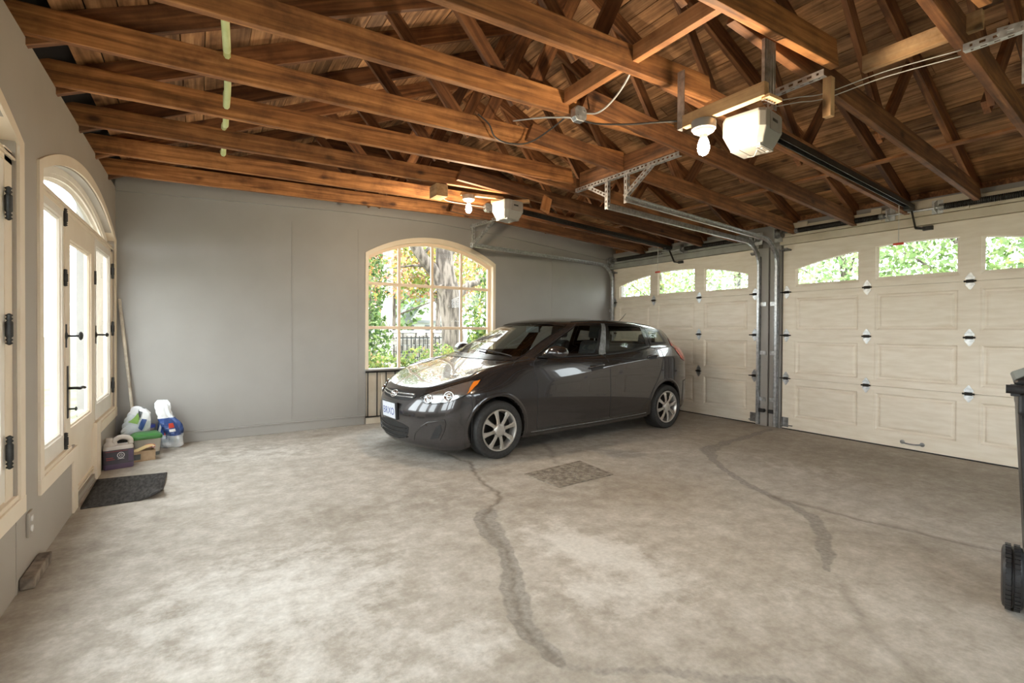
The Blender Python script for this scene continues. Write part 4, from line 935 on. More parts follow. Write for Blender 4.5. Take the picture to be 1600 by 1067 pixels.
def car_grid():
    C = car_cage()                   # rows, cols, 3
    full = np.concatenate([C[:, :0:-1]*[1, -1, 1], C], 1)      # both halves so that the centre line stays smooth
    g = spline_axis(np.swapaxes(full, 0, 1), NU)               # cols x rows x 3
    g = g[18*NU:]                                              # half with y >= 0
    cc = np.arange(g.shape[0])/NU; sharp = np.interp(cc, [6.5, 9, 13.5, 15], [0, .85, .8, 0])
    g = spline_axis(np.swapaxes(g, 0, 1), NV, (5, sharp))                  # rows x cols x 3
    g[:, 0, 1] = 0; g[:, -1, 1] = 0
    return g
CG = car_grid()
def surf(c, r, off=0.0, side=-1):
    """point on the body at column c and row r (floats), pushed off the surface along its normal"""
    u, v = min(max(c*NU, 0), CG.shape[1]-1.001), min(max(r*NV, 0), CG.shape[0]-1.001)
    i, j = int(v), int(u); a, b = v-i, u-j
    p = (1-a)*((1-b)*CG[i, j]+b*CG[i, j+1])+a*((1-b)*CG[i+1, j]+b*CG[i+1, j+1])
    if off:
        i2, i1 = min(i+2, CG.shape[0]-1), max(i-1, 0); j2, j1 = min(j+2, CG.shape[1]-1), max(j-1, 0)
        n = np.cross(CG[i2, j]-CG[i1, j], CG[i, j2]-CG[i, j1]); ln = np.linalg.norm(n)
        if ln > 1e-9:
            n /= ln
            p = p+n*off
    return (p[0], p[1]*(-1 if side < 0 else 1), p[2])
# ---- END SURF
from mathutils.geometry import delaunay_2d_cdt
m = principled('car_paint', (.045, .042, .044), .22, .6, Coat_Weight=1.0, Coat_Roughness=.02)
N, L, b = nodes_of(m); n_ = N.new('ShaderNodeTexNoise'); n_.inputs['Scale'].default_value = 900; r_ = ramp(N, [(.4, (.036, .033, .035)), (.6, (.056, .052, .053))]); L.new(n_.outputs['Fac'], r_.inputs[0]); L.new(r_.outputs[0], b.inputs['Base Color'])
thin_glass('car_glass', (.66, .70, .68), 1.5)
thin_glass('lamp_lens', (.96, .97, .97), 1.5)
noisy('wheel_silver', (.52, .50, .47), (.60, .58, .55), scale=30, rough=.32, metal=.75)
noisy('seam_black', (.008, .008, .008), (.014, .014, .014), scale=20, rough=.6)
principled('trim_gloss', (.012, .012, .013), .2)
principled('chrome', (.75, .75, .76), .08, 1.0)
principled('lamp_chrome', (.62, .63, .64), .18, .9)
principled('amber', (.85, .22, .02), .2, Coat_Weight=1.0)
principled('tail_red', (.55, .02, .012), .2, Coat_Weight=1.0)
noisy('cabin_cloth', (.018, .018, .019), (.03, .03, .031), scale=60, rough=.85)
noisy('plate_white', (.62, .64, .68), (.70, .72, .76), scale=20, rough=.4)
principled('plate_blue', (.03, .06, .25), .5)
PHI = math.radians(4.6)
EX = Vector((math.cos(PHI), math.sin(PHI), 0)); EY = Vector((-math.sin(PHI), math.cos(PHI), 0))
CO = Vector((2.42, 4.08, 0)) + EY*.85 - EX*.83
CARM = Matrix.Translation(CO) @ Matrix.Rotation(PHI, 4, 'Z')
car = empty('car', CO, 'dark grey five-door hatchback parked in front of the arched window', 'car', rz=PHI)
WORLD[car.name] = CARM
NRM = np.zeros_like(CG)
gi = np.gradient(CG, axis=0); gj = np.gradient(CG, axis=1); NRM = np.cross(gi, gj); NRM /= np.maximum(np.linalg.norm(NRM, axis=-1, keepdims=True), 1e-9)
RW = .275                           # tyre radius
WHEELS = (.83, 3.40)
nr, nc = CG.shape[:2]
FC = (CG[:-1, :-1]+CG[1:, :-1]+CG[:-1, 1:]+CG[1:, 1:])/4
JJ, II = np.meshgrid(np.arange(nc-1), np.arange(nr-1)); COLF = (JJ+.5)/NU; ROWF = (II+.5)/NV
arch = np.zeros((nr-1, nc-1), bool)
for xw in WHEELS:
    arch |= ((FC[..., 0]-xw)**2+(FC[..., 2]-.285)**2 < .315**2) & (FC[..., 1] > .5) & (ROWF < 5.9)
FRONTW = (COLF > 6.9) & (COLF < 9.85) & (ROWF > 7.12) & (ROWF < 8.88)
REARW = (COLF > 10.15) & (COLF < 12.55) & (ROWF > 7.12) & (ROWF < 8.85)
QUART = (COLF > 12.85) & (COLF < 14.05) & (ROWF > 7.3) & (ROWF < 8.6)
WSCR = (COLF < 4.5) & (ROWF > 7.0) & (ROWF < 8.87)
BACKG = (COLF > 15.6) & (ROWF > 7.15) & (ROWF < 8.8)
GLASS = FRONTW | REARW | QUART | WSCR | BACKG
def rear_edge(r): return np.interp(r, [1.3, 2.4, 4.4, 5.8, 7, 9], [11.05, 11.75, 12.62, 12.95, 12.72, 12.75])
FDOOR = (COLF > 7.98) & (COLF < 10) & (ROWF > 1.35) & (ROWF < 6.9) | (COLF > 6.6) & (COLF < 10) & (ROWF > 6.9) & (ROWF < 8.95)
RDOOR = (COLF >= 10) & (COLF < rear_edge(ROWF)) & (ROWF > 1.35) & (ROWF < 8.95)
HOOD = (COLF < 4.6) & (ROWF > 6.0) & (ROWF < 6.9)
FBUMP = (COLF < 4.75) & (ROWF < 5.9)
HATCH = (COLF > 15.1) & (ROWF > 3.3) & (ROWF < 9)
RBUMP = (COLF > 14.3) & (ROWF <= 3.3)
used = arch | GLASS
def piece(name, mask, mat, parent, sides=(-1, 1), off=0.0):
    vs, fs, ns = [], [], []; idx = {}
    ii, jj = np.nonzero(mask)
    for s in sides:
        for i, j in zip(ii, jj):
            q = []
            for a, b_ in ((i, j), (i, j+1), (i+1, j+1), (i+1, j)):
                k = (a, b_, s if 0 < b_ < nc-1 and a < nr-1 else 0)
                if k not in idx:
                    idx[k] = len(vs); p, n = CG[a, b_], NRM[a, b_]
                    vs.append((p[0]+n[0]*off, s*(p[1]+n[1]*off), p[2]+n[2]*off)); ns.append((n[0], s*n[1], n[2]))
                q.append(idx[k])
            fs.append(q if s < 0 else q[::-1])
    me = bpy.data.meshes.new(name); me.from_pydata(vs, [], fs); me.materials.append(MATS[mat])
    me.validate(); me.polygons.foreach_set('use_smooth', [True]*len(me.polygons))
    try: me.normals_split_custom_set_from_vertices(ns)
    except Exception: pass
    return link(name, me, parent, CARM)
doors = {}
body_mask = ~(used | FDOOR | RDOOR | HOOD | FBUMP | HATCH | RBUMP)
shell = piece('body_shell', body_mask, 'car_paint', car)
fbump = piece('front_bumper', FBUMP & ~used, 'car_paint', car)
rbump = piece('rear_bumper', RBUMP & ~used, 'car_paint', car)
hood = piece('hood', HOOD & ~used, 'car_paint', car)
hatch = piece('tailgate', HATCH & ~used, 'car_paint', car)
for s, lab in ((-1, 'near side'), (1, 'far side')):
    doors['f', s] = piece('front_door', FDOOR & ~used, 'car_paint', car, (s,)); doors['r', s] = piece('rear_door', RDOOR & ~used, 'car_paint', car, (s,))
    piece('window_pane', FRONTW, 'car_glass', doors['f', s], (s,)); piece('window_pane', REARW, 'car_glass', doors['r', s], (s,)); piece('quarter_window', QUART, 'car_glass', car, (s,))
piece('windscreen', WSCR, 'car_glass', car); piece('rear_window', BACKG, 'car_glass', hatch)
def path(pts, side, off=.0015, n=8):
    out = []
    for (c0, r0), (c1, r1) in zip(pts, pts[1:]):
        for k in range(n): out.append(surf(c0+(c1-c0)*k/n, r0+(r1-r0)*k/n, off, side))
    out.append(surf(*pts[-1], off, side)); return out
def seam(name, pts, parent, side=-1, r=.0035, mat='seam_black', off=.0, n=8):
    return MB().tube(path(pts, side, off, n), r, 6).build(name, mat, parent, CARM, smooth=True)
def band(name, mask_pts_in, mask_pts_out, parent, side, mat, off=.004, n=10):
    A, B = path(mask_pts_in, side, off, n), path(mask_pts_out, side, off, n)
    return MB().grid([A, B]).build(name, mat, parent, CARM, smooth=True)
def loop(c0, c1, r0, r1): return [(c0, r0), (c1, r0), (c1, r1), (c0, r1), (c0, r0)]
for s in (-1, 1):
    band('window_seal', loop(7.05, 9.77, 7.2, 8.78), loop(6.8, 9.92, 7.0, 8.96), doors['f', s], s, 'trim_gloss')
    band('window_seal', loop(10.25, 12.45, 7.2, 8.76), loop(10.1, 12.62, 7.0, 8.96), doors['r', s], s, 'trim_gloss')
    band('window_seal', loop(12.98, 13.9, 7.42, 8.5), loop(12.8, 14.12, 7.2, 8.72), car, s, 'trim_gloss')
    band('pillar_cover', [(9.9, 7.0), (9.9, 8.93)], [(10.12, 7.0), (10.12, 8.93)], doors['f', s], s, 'dull_steel', .005)
    seam('door_seam', [(8, 1.4), (8, 5.6), (7.95, 6.5), (7.3, 6.95), (6.62, 7.3), (6.62, 8.9), (7.6, 8.98), (10, 8.98)], doors['f', s], s)
    seam('door_seam', [(8, 1.4), (10, 1.4)], doors['f', s], s)
    seam('door_seam', [(10, 1.4), (10, 7.0)], doors['r', s], s); seam('door_seam', [(10, 1.4), (11.05, 1.4), (11.75, 2.4), (12.62, 4.4), (12.95, 5.8), (12.72, 7), (12.7, 8.98), (10, 8.98)], doors['r', s], s)
    seam('belt_trim', [(7.2, 6.98), (8.5, 6.98), (9.95, 6.98)], doors['f', s], s, .007, 'trim_gloss', .003); seam('belt_trim', [(10.05, 6.98), (11.5, 6.98), (12.65, 7.0)], doors['r', s], s, .007, 'trim_gloss', .003)
    seam('bumper_seam', [(4.75, .4), (4.75, 3.4), (4.65, 4.6), (4.2, 4.72)], fbump, s); seam('hood_seam', [(1.0, 5.93), (2.4, 5.93), (4.6, 6.0), (4.75, 6.5), (4.7, 6.9)], hood, s)
    seam('hood_seam', [(0.0, 5.93), (1.0, 5.93)], hood, s); seam('fender_seam', [(6.7, 6.0), (6.6, 6.9)], shell, s)
    seam('roof_channel', [(5.5, 9.25), (8, 9.3), (12, 9.3), (14, 9.25)], shell, s, .006)
    seam('sill_highlight', [(7.6, 1.15), (9, 1.15), (11, 1.15), (11.6, 1.2)], shell, s, .004, 'dull_steel')
    seam('tailgate_seam', [(15.1, 3.3), (15.1, 6.5), (15.1, 9)], hatch, s); seam('bumper_seam', [(14.3, .5), (14.3, 3.3), (15.1, 3.3)], rbump, s)
band('windscreen_seal', [(c, 7.12) for c in np.linspace(0, 4.4, 8)], [(c, 6.93) for c in np.linspace(0, 4.7, 8)], car, -1, 'trim_gloss'); band('windscreen_seal', [(c, 7.12) for c in np.linspace(0, 4.4, 8)], [(c, 6.93) for c in np.linspace(0, 4.7, 8)], car, 1, 'trim_gloss')
for s in (-1, 1):
    band('windscreen_seal', [(c, 8.8) for c in np.linspace(0, 4.4, 8)]+[(4.38, 8.6), (4.38, 8), (4.38, 7.1)], [(c, 8.95) for c in np.linspace(0, 4.6, 8)]+[(4.62, 8.6), (4.62, 8), (4.62, 7.0)], car, s, 'trim_gloss')
# lamps, grilles and other patches set into the surface
def patch(name, poly, mat, parent, side=-1, off=.004, res=(.14, .16), hole=False, smooth=True):
    P = []
    for a, b_ in zip(poly, poly[1:]+poly[:1]):
        k = max(1, int(max(abs(a[0]-b_[0])/res[0], abs(a[1]-b_[1])/res[1])))
        P += [(a[0]+(b_[0]-a[0])*t/k, a[1]+(b_[1]-a[1])*t/k) for t in range(k)]
    nb = len(P); E_ = [(i, (i+1) % nb) for i in range(nb)]
    c0, c1 = min(p[0] for p in P), max(p[0] for p in P); r0, r1 = min(p[1] for p in P), max(p[1] for p in P)
    G = [(c, r) for c in np.arange(c0+res[0]/2, c1, res[0]) for r in np.arange(r0+res[1]/2, r1, res[1])]
    v, e, f, *_ = delaunay_2d_cdt([Vector(p) for p in P+G], E_, [list(range(nb))], 1, 1e-5)
    def col_(c): return (abs(c), -side if c < 0 else side)
    vs = [surf(abs(p.x), p.y, off, -side if p.x < 0 else side) for p in v]
    return MB().add(vs, f).build(name, mat, parent, CARM, smooth=smooth)
HL = [(1.57, 4.51), (1.72, 4.1), (1.93, 3.78), (2.23, 3.72), (2.81, 3.85), (3.48, 4.24), (4.13, 4.68), (4.87, 5.24), (5.33, 5.53), (5.46, 5.72), (5.14, 5.78), (4.12, 5.78), (3.21, 5.68), (2.55, 5.44), (2.16, 5.26), (1.78, 4.9)]
def shrink(poly, k):
    cx = sum(p[0] for p in poly)/len(poly); cy = sum(p[1] for p in poly)/len(poly); return [(cx+(x-cx)*k, cy+(y-cy)*k) for x, y in poly]
for s in (-1, 1):
    h = patch('headlight', HL, 'trim_gloss', car, s, .003)
    patch('reflector', shrink(HL, .86), 'lamp_chrome', h, s, .006)
    for (c, r, rad) in ((2.1, 4.25, .042), (3.05, 4.62, .05)):
        p = Vector(surf(c, r, .0, s)); q = Vector(surf(c, r, .1, s)); d = (q-p).normalized()
        Mx = CARM @ Matrix.Translation(p) @ d.to_track_quat('Z', 'Y').to_matrix().to_4x4()
        MB().lathe([(rad, .004), (rad*1.02, .016), (rad*.86, .016), (rad*.7, .008), (rad*.35, .006), (.004, .006)], (0, 0, 0), 'z', 20).build('lamp_bowl', 'chrome', h, Mx, smooth=True)
        MB().lathe([(rad*.5, .006), (rad*.46, .016), (rad*.3, .024), (.003, .028)], (0, 0, 0), 'z', 16).build('lamp_bulb', 'lamp_chrome', h, Mx, smooth=True)
    patch('side_marker', [(4.2, 4.80), (4.58, 5.08), (5.13, 5.42), (5.28, 5.6), (4.95, 5.58), (4.55, 5.28)], 'amber', h, s, .012)
    patch('lens', shrink(HL, .95), 'lamp_lens', h, s, .024)
    fog = patch('fog_recess', [(1.5, 1.3), (1.6, 1.75), (1.9, 2.2), (2.25, 2.48), (2.99, 2.64), (3.05, 2.45), (2.95, 2.0), (2.76, 1.5), (2.5, 1.25), (2.0, 1.18)], 'car_paint', fbump, s, .003)
    patch('fog_opening', [(2.33, 1.5), (2.6, 2.25), (2.83, 2.40), (2.86, 2.1), (2.72, 1.62)], 'seam_black', fog, s, .006)
    seam('fog_rim', [(1.5, 1.3), (1.6, 1.75), (1.9, 2.2), (2.25, 2.48), (2.99, 2.64), (3.05, 2.45), (2.95, 2.0), (2.76, 1.5)], fog, s, .006, 'car_paint', .004)
    t = patch('tail_light', [(14.0, 4.9), (13.92, 5.3), (13.95, 5.7), (14.2, 6.4), (14.55, 7.1), (14.85, 7.8), (15.3, 7.8), (15.4, 7.0), (15.3, 6.0), (15.2, 5.2), (14.6, 4.7)], 'tail_red', car, s, .006)
def both(poly): return [(-c, r) for c, r in poly[::-1]]+poly
patch('grille', both([(0, 4.95), (.33, 4.86), (.8, 4.72), (1.30, 4.6), (1.38, 4.35), (1.30, 4.05), (.96, 3.86), (.4, 3.80), (0, 3.80)])[:-0 or None], 'seam_black', fbump, -1, .003)
for r0, r1 in ((4.1, 4.18), (4.42, 4.5)):
    for s in (-1, 1): seam('grille_bar', [(0, r0), (.6, (r0+r1)/2), (1.28, r1+.05)], fbump, s, .008, 'lamp_chrome', .008)
patch('lower_grille', both([(0, 2.3), (.36, 2.28), (.9, 2.2), (1.24, 2.06), (1.2, 1.7), (1.05, 1.35), (.6, 1.15), (0, 1.1)]), 'seam_black', fbump, -1, .003)
for r0 in (1.35, 1.62, 1.9):
    for s in (-1, 1): seam('grille_bar', [(0, r0), (.6, r0+.02), (1.14, r0+.06)], fbump, s, .006, 'trim_gloss', .008)
# emblem: an oval ring with a slanted letter shape
p = Vector(surf(0.01, 4.28, .012, -1)); q = Vector(surf(0.01, 4.28, .1, -1)); d = (q-p); d.y = 0; d.normalize()
zax = d; xax = Vector((0, 1, 0)); yax = zax.cross(xax).normalized(); xax = yax.cross(zax)
if yax.z < 0: yax, xax = -yax, -xax
EM = CARM @ (Matrix.Translation(p) @ Matrix((xax, yax, zax)).transposed().to_4x4())
m = MB(); m.tube([(.062*math.cos(a), .036*math.sin(a), 0) for a in np.linspace(0, 2*math.pi, 33)], .0065, 8, False)
for sx in (-1, 1): m.tube([(sx*.026-.012, -.026, .002), (sx*.026+.012, .026, .002)], .0065, 8)
m.tube([(-.026, -.006, .002), (.026, .006, .002)], .0065, 8); m.build('emblem', 'chrome', fbump, EM, smooth=True)
p = Vector(surf(0.01, 2.85, .012, -1)); PM = CARM @ (Matrix.Translation(p) @ Matrix((Vector((0, -1, 0)), Vector((-.05, 0, 1)).normalized(), Vector((-1, 0, -.05)).normalized())).transposed().to_4x4())
plate = MB().box(-.15, .15, -.075, .075, 0, .004).build('licence_plate', 'plate_white', fbump, PM, bevel=.002)
MB().box(-.165, .165, -.085, .085, -.02, 0).build('plate_mount', 'black_plastic', fbump, PM, bevel=.003)
def text_mesh(name, s, size, M, mat, parent, ext=.0006):
    cu = bpy.data.curves.new(name, 'FONT'); cu.body = s; cu.size = size; cu.align_x = 'CENTER'; cu.align_y = 'CENTER'; cu.extrude = ext
    tmp = bpy.data.objects.new(name, cu); col.objects.link(tmp); dg = bpy.context.evaluated_depsgraph_get()
    me = bpy.data.meshes.new_from_object(tmp.evaluated_get(dg)); bpy.data.objects.remove(tmp); me.name = name; me.materials.clear(); me.materials.append(MATS[mat])
    return link(name, me, parent, M)
text_mesh('plate_lettering', 'BRXO', .10, PM @ Matrix.Translation((0, -.012, .0045)), 'plate_blue', plate)
# wheel arches, liners, underside
bvh_v, bvh_f = [], []
for i in range(nr): bvh_v += [(p[0], -p[1], p[2]) for p in CG[i]]
for i in range(6*NV):
    for j in range(nc-1): bvh_f.append((i*nc+j, i*nc+j+1, (i+1)*nc+j+1, (i+1)*nc+j))
BV = BVHTree.FromPolygons([Vector(v) for v in bvh_v], bvh_f)
def side_y(x, z):
    h = BV.ray_cast(Vector((x, -3, z)), Vector((0, 1, 0)))
    return -h[0].y if h[0] is not None else .8
for s in (-1, 1):
    for xw in WHEELS:
        rows = []
        for k, (r, dy) in enumerate(((.305, -.09), (.309, -.004), (.316, .006), (.334, .007), (.350, .0015))):
            row = []
            for a in np.linspace(math.radians(-14), math.radians(194), 40):
                x, z = xw+r*math.cos(a), max(.285+r*math.sin(a), .165)
                row.append((x, s*(side_y(xw+max(r, .33)*math.cos(a), max(.285+max(r, .33)*math.sin(a), .2))+dy), z))
            rows.append(row)
        MB().grid(rows).build('wheel_arch', 'car_paint', car, CARM, smooth=True)
        m = MB(); A = [(xw+.312*math.cos(a), .285+.312*math.sin(a)) for a in np.linspace(math.radians(-20), math.radians(200), 24)]
        m.grid([[(x, s*.80, max(z, .15)) for x, z in A], [(x, s*.48, max(z, .15)) for x, z in A]]); m.add([(x, s*.48, max(z, .15)) for x, z in A], [tuple(range(len(A)))]); m.build('arch_liner', 'seam_black', car, CARM)
m = MB(); m.box(.30, 3.85, -.48, .48, .20, .24); m.box(1.16, 3.06, -.77, .77, .165, .22); m.box(.24, .55, -.40, .40, .13, .19); m.box(3.72, 4.0, -.6, .6, .24, .29); m.build('underbody', 'seam_black', car, CARM)
# wheels
def wheel(xw, s):
    t = MB(); yo = s*.842; yi = s*.655
    prof = [(.198, 0), (.212, .012), (.245, .016), (.262, .008), (.272, -.012), (.275, -.035), (.275, -.15), (.27, -.175), (.25, -.188), (.2, -.187)]
    t.lathe([(r, yo+s*h) for r, h in prof], (xw, 0, RW), 'y', 48, False); w = t.build('wheel', 'rubber', car, CARM, smooth='auto')
    g = MB()
    for yy in (-.05, -.085, -.12): g.lathe([(.2765, yo+s*(yy+.004)), (.2768, yo+s*yy), (.2765, yo+s*(yy-.004))], (xw, 0, RW), 'y', 48, False)
    g.build('tread_groove', 'seam_black', w, CARM)
    m = MB(); m.lathe([(.199, yo+s*.004), (.197, yo+s*.010), (.186, yo+s*.009), (.178, yo-s*.004), (.172, yo-s*.03), (.168, yo-s*.12)], (xw, 0, RW), 'y', 40, False)
    m.build('rim', 'wheel_silver', w, CARM, smooth='auto')
    m = MB(); m.lathe([(.17, yo-s*.07), (.01, yo-s*.07)], (xw, 0, RW), 'y', 30); m.build('brake_disc', 'seam_black', w, CARM)
    for k in range(8):
        a = 2*math.pi*k/8+.2; ca, sa = math.cos(a), math.sin(a)
        def P(r, t_, h): return (xw+r*ca-t_*sa, yo+s*h, RW+r*sa+t_*ca)
        m = MB(); vs = []
        for r, wd, h in ((.045, .020, .006), (.10, .017, .012), (.15, .021, .010), (.19, .032, .004)):
            vs += [P(r, -wd, h-.012), P(r, -wd*.6, h), P(r, wd*.6, h), P(r, wd, h-.012)]
        fs = [(i*4+q, i*4+q+1, (i+1)*4+q+1, (i+1)*4+q) for i in range(3) for q in range(3)]
        m.add(vs, fs); m.build('spoke', 'wheel_silver', w, CARM, smooth='auto')
    m = MB(); m.lathe([(.068, yo-s*.012), (.064, yo+s*.006), (.045, yo+s*.014), (.03, yo+s*.016), (.004, yo+s*.017)], (xw, 0, RW), 'y', 24); m.build('hub_cap', 'wheel_silver', w, CARM, smooth=True)
    for k in range(4):
        a = math.pi/2*k+.5; m = MB(); m.lathe([(.013, yo+s*.004), (.013, yo+s*.012), (.010, yo+s*.013), (.008, yo+s*.006), (.002, yo+s*.006)], (xw+.05*math.cos(a), 0, RW+.05*math.sin(a)), 'y', 10); m.build('lug_nut', 'dull_steel', w, CARM)
for xw in WHEELS:
    for s in (-1, 1): wheel(xw, s)
# mirrors, handles, wipers, aerial, spoiler
for s in (-1, 1):
    root = doors['f', s]
    m = MB(); rings = []
    for t, (yy, sz, sx, zz) in enumerate(((.755, .018, .03, .972), (.80, .03, .05, .975), (.83, .055, .075, .99), (.92, .075, .11, 1.0), (.99, .06, .095, 1.0), (1.02, .02, .05, .995))):
        rings.append([(1.44+sx*math.cos(a)+.012*t, s*yy, zz+sz*(math.sin(a) if math.sin(a) > 0 else math.sin(a)*.75)) for a in np.linspace(0, 2*math.pi, 17)[:-1]])
    n = 16; vs = [p for r in rings for p in r]
    m.add(vs, [(i*n+k, i*n+(k+1) % n, (i+1)*n+(k+1) % n, (i+1)*n+k) for i in range(len(rings)-1) for k in range(n)]+[tuple(range(n)), tuple(range((len(rings)-1)*n, len(rings)*n))])
    mi = m.build('mirror', 'car_paint', root, CARM, smooth=True)
    MB().box(1.40, 1.50, min(s*.72, s*.80), max(s*.72, s*.80), .945, .968).build('mirror_foot', 'trim_gloss', mi, CARM, bevel=.004)
    for c0, c1, r in ((9.47, 9.86, 5.22), (11.75, 12.42, 5.20)):
        par = doors['f' if c0 < 10 else 'r', s]
        patch('handle_recess', [(c0+.05, r-.22), (c1-.05, r-.22), (c1-.05, r+.25), (c0+.05, r+.25)], 'seam_black', par, s, .002)
        pts = [surf(c0+(c1-c0)*t, r+.05, o_, s) for t, o_ in ((0, .002), (.08, .018), (.3, .028), (.7, .028), (.92, .018), (1, .002))]
        MB().tube(pts, [.008, .011, .012, .012, .011, .008], 8).build('door_handle', 'car_paint', par, CARM, smooth=True)
for s0, a, b_ in ((-1, (3.4, 7.08), (.2, 7.3)), (1, (.6, 7.06), (3.4, 7.22))):
    pts = [surf(a[0]+(b_[0]-a[0])*t, a[1]+(b_[1]-a[1])*t, .018, s0) for t in np.linspace(0, 1, 8)]
    MB().tube(pts, .006, 6).build('wiper', 'black_plastic', car, CARM, smooth=True)
p = Vector(surf(18, 10.9, 0, -1)); MB().tube([(3.42, 0, 1.335), (3.52, 0, 1.40), (3.60, 0, 1.47)], [.007, .004, .0025], 6).build('aerial', 'black_plastic', car, CARM, smooth=True)
m = MB(); rows = []
for dx, dz in ((-.05, .014), (.03, .012), (.085, -.012), (.08, -.03), (.0, -.035)):
    rows.append([(3.81-.20*abs(y/.5)**3+dx, y, 1.258+.0-.012*abs(y/.5)**2+dz) for y in np.linspace(-.5, .5, 25)])
m.grid(rows); m.build('spoiler', 'car_paint', hatch, CARM, smooth=True)
# cabin
cab = MB(); cab.box(1.2, 3.7, -.68, .68, .3, .34); cab.box(1.18, 1.52, -.66, .66, .34, .90); cab.build('cabin_tub', 'cabin_cloth', car, CARM, bevel=.05)
for yy, lab in ((-.36, 0), (.36, 1)):
    m = MB(); m.box(1.95, 2.42, yy-.24, yy+.24, .45, .60); m.prism([(2.38, yy-.23, .55), (2.52, yy-.23, .55), (2.70, yy-.20, 1.10), (2.58, yy-.20, 1.10)], (0, .44, 0))
    st = m.build('seat', 'cabin_cloth', car, CARM, bevel=.04)
    m = MB(); m.prism([(2.60, yy-.14, 1.13), (2.70, yy-.14, 1.13), (2.74, yy-.12, 1.30), (2.66, yy-.12, 1.30)], (0, .27, 0)); m.build('headrest', 'cabin_cloth', st, CARM, bevel=.03)
    m = MB()
    for q in (-.05, .05): m.tube([(2.65, yy+q, 1.06), (2.66, yy+q, 1.16)], .007, 6)
    m.build('headrest_post', 'dull_steel', st, CARM)
m = MB(); m.box(2.95, 3.35, -.62, .62, .45, .62); m.prism([(3.3, -.62, .55), (3.45, -.62, .55), (3.62, -.58, 1.05), (3.5, -.58, 1.05)], (0, 1.2, 0)); st = m.build('rear_bench', 'cabin_cloth', car, CARM, bevel=.04)
for yy in (-.38, .38):
    m = MB(); m.prism([(3.52, yy-.13, 1.06), (3.60, yy-.13, 1.06), (3.62, yy-.12, 1.18), (3.56, yy-.12, 1.18)], (0, .25, 0)); m.build('headrest', 'cabin_cloth', st, CARM, bevel=.025)
A = [(1.72-.06*math.sin(a), -.36+.18*math.cos(a), .86+.17*math.sin(a)) for a in np.linspace(0, 2*math.pi, 25)]
m = MB(); m.tube(A, .014, 8, False); m.beam((1.72, -.54, .86), (1.72, -.18, .86), .05, .03); m.beam((1.5, -.36, .80), (1.72, -.36, .86), .05, .05); m.build('steering_wheel', 'black_plastic', car, CARM, smooth=True)
m = MB(); m.box(1.90, 1.93, -.12, .12, 1.20, 1.27); m.tube([(1.91, 0, 1.27), (1.86, 0, 1.31)], .008, 6); m.build('rear_view_mirror', 'black_plastic', car, CARM, bevel=.01)
# ------------------------------------------------------------------ small things
noisy('mat_fibre', (.035, .033, .032), (.085, .08, .076), scale=60, rough=.95, bump=.5, stretch=(1, .25, 1))
noisy('cast_cover', (.15, .125, .10), (.33, .29, .24), scale=22, rough=.7, bump=.5)
noisy('old_brick', (.10, .075, .055), (.26, .21, .16), scale=18, rough=.9, bump=.4)
noisy('jug_clear', (.52, .47, .42), (.60, .55, .50), scale=8, rough=.35)
noisy('jug_label', (.045, .038, .05), (.075, .065, .08), scale=8, rough=.4)
noisy('jug_purple', (.085, .055, .10), (.12, .085, .14), scale=6, rough=.3)
noisy('sack_white', (.66, .67, .68), (.78, .79, .80), scale=9, rough=.35, bump=.3)
noisy('sack_blue', (.02, .05, .17), (.05, .10, .30), scale=7, rough=.35, bump=.3)
noisy('sack_pale', (.42, .47, .50), (.70, .73, .74), scale=9, rough=.35, bump=.3)
noisy('sack_dark', (.02, .025, .03), (.10, .11, .11), scale=7, rough=.4, bump=.3)
noisy('sack_green', (.20, .40, .07), (.34, .52, .14), scale=6, rough=.35, bump=.2)
principled('print_red', (.50, .05, .03), .4)
noisy('tub_clear', (.36, .34, .28), (.48, .45, .38), scale=6, rough=.3)
noisy('tub_green', (.035, .15, .03), (.06, .22, .05), scale=8, rough=.35)
principled('lid_blue', (.07, .10, .45), .35)
noisy('cardboard', (.36, .25, .15), (.46, .33, .21), scale=14, rough=.85)
noisy('envelope', (.55, .38, .17), (.62, .46, .24), scale=10, rough=.7)
wood('broom_wood', (.50, .44, .36), (.62, .56, .47), (.70, .65, .56), rnd=.05, bump=.05, knots=False)

# wall outlet, plate painted over with the wall
t = empty('wall_outlet', (XL, 3.34, .21), 'grey painted socket outlet low on the left wall', 'outlet')
MB().box(XL, XL+.012, 3.295, 3.375, .205, .325).build('cover_plate', 'wall_paint_left', t, bevel=.004)
for z in (.24, .29): MB().lathe([(.017, .012), (.017, .017), (.012, .018)], (XL, 3.335, z), 'x', 16).build('socket', 'porcelain', t)
# timber block by the wall
o = lumber('wood_block', (XL+.03, 3.17, .028), (XL+.03, 3.50, .028), .055, .055, 'old_joist_dark', bevel=.006); o.data.materials[0] = MATS['old_brick']; tag(o, 'dirty offcut block lying on the floor below the outlet', 'block')
# floor joint cover between wall boards
MB().box(XL, XL+.004, 3.135, 3.15, 0, .36).build('panel_joint', 'wall_paint_left', bpy.data.objects['wall_left'])
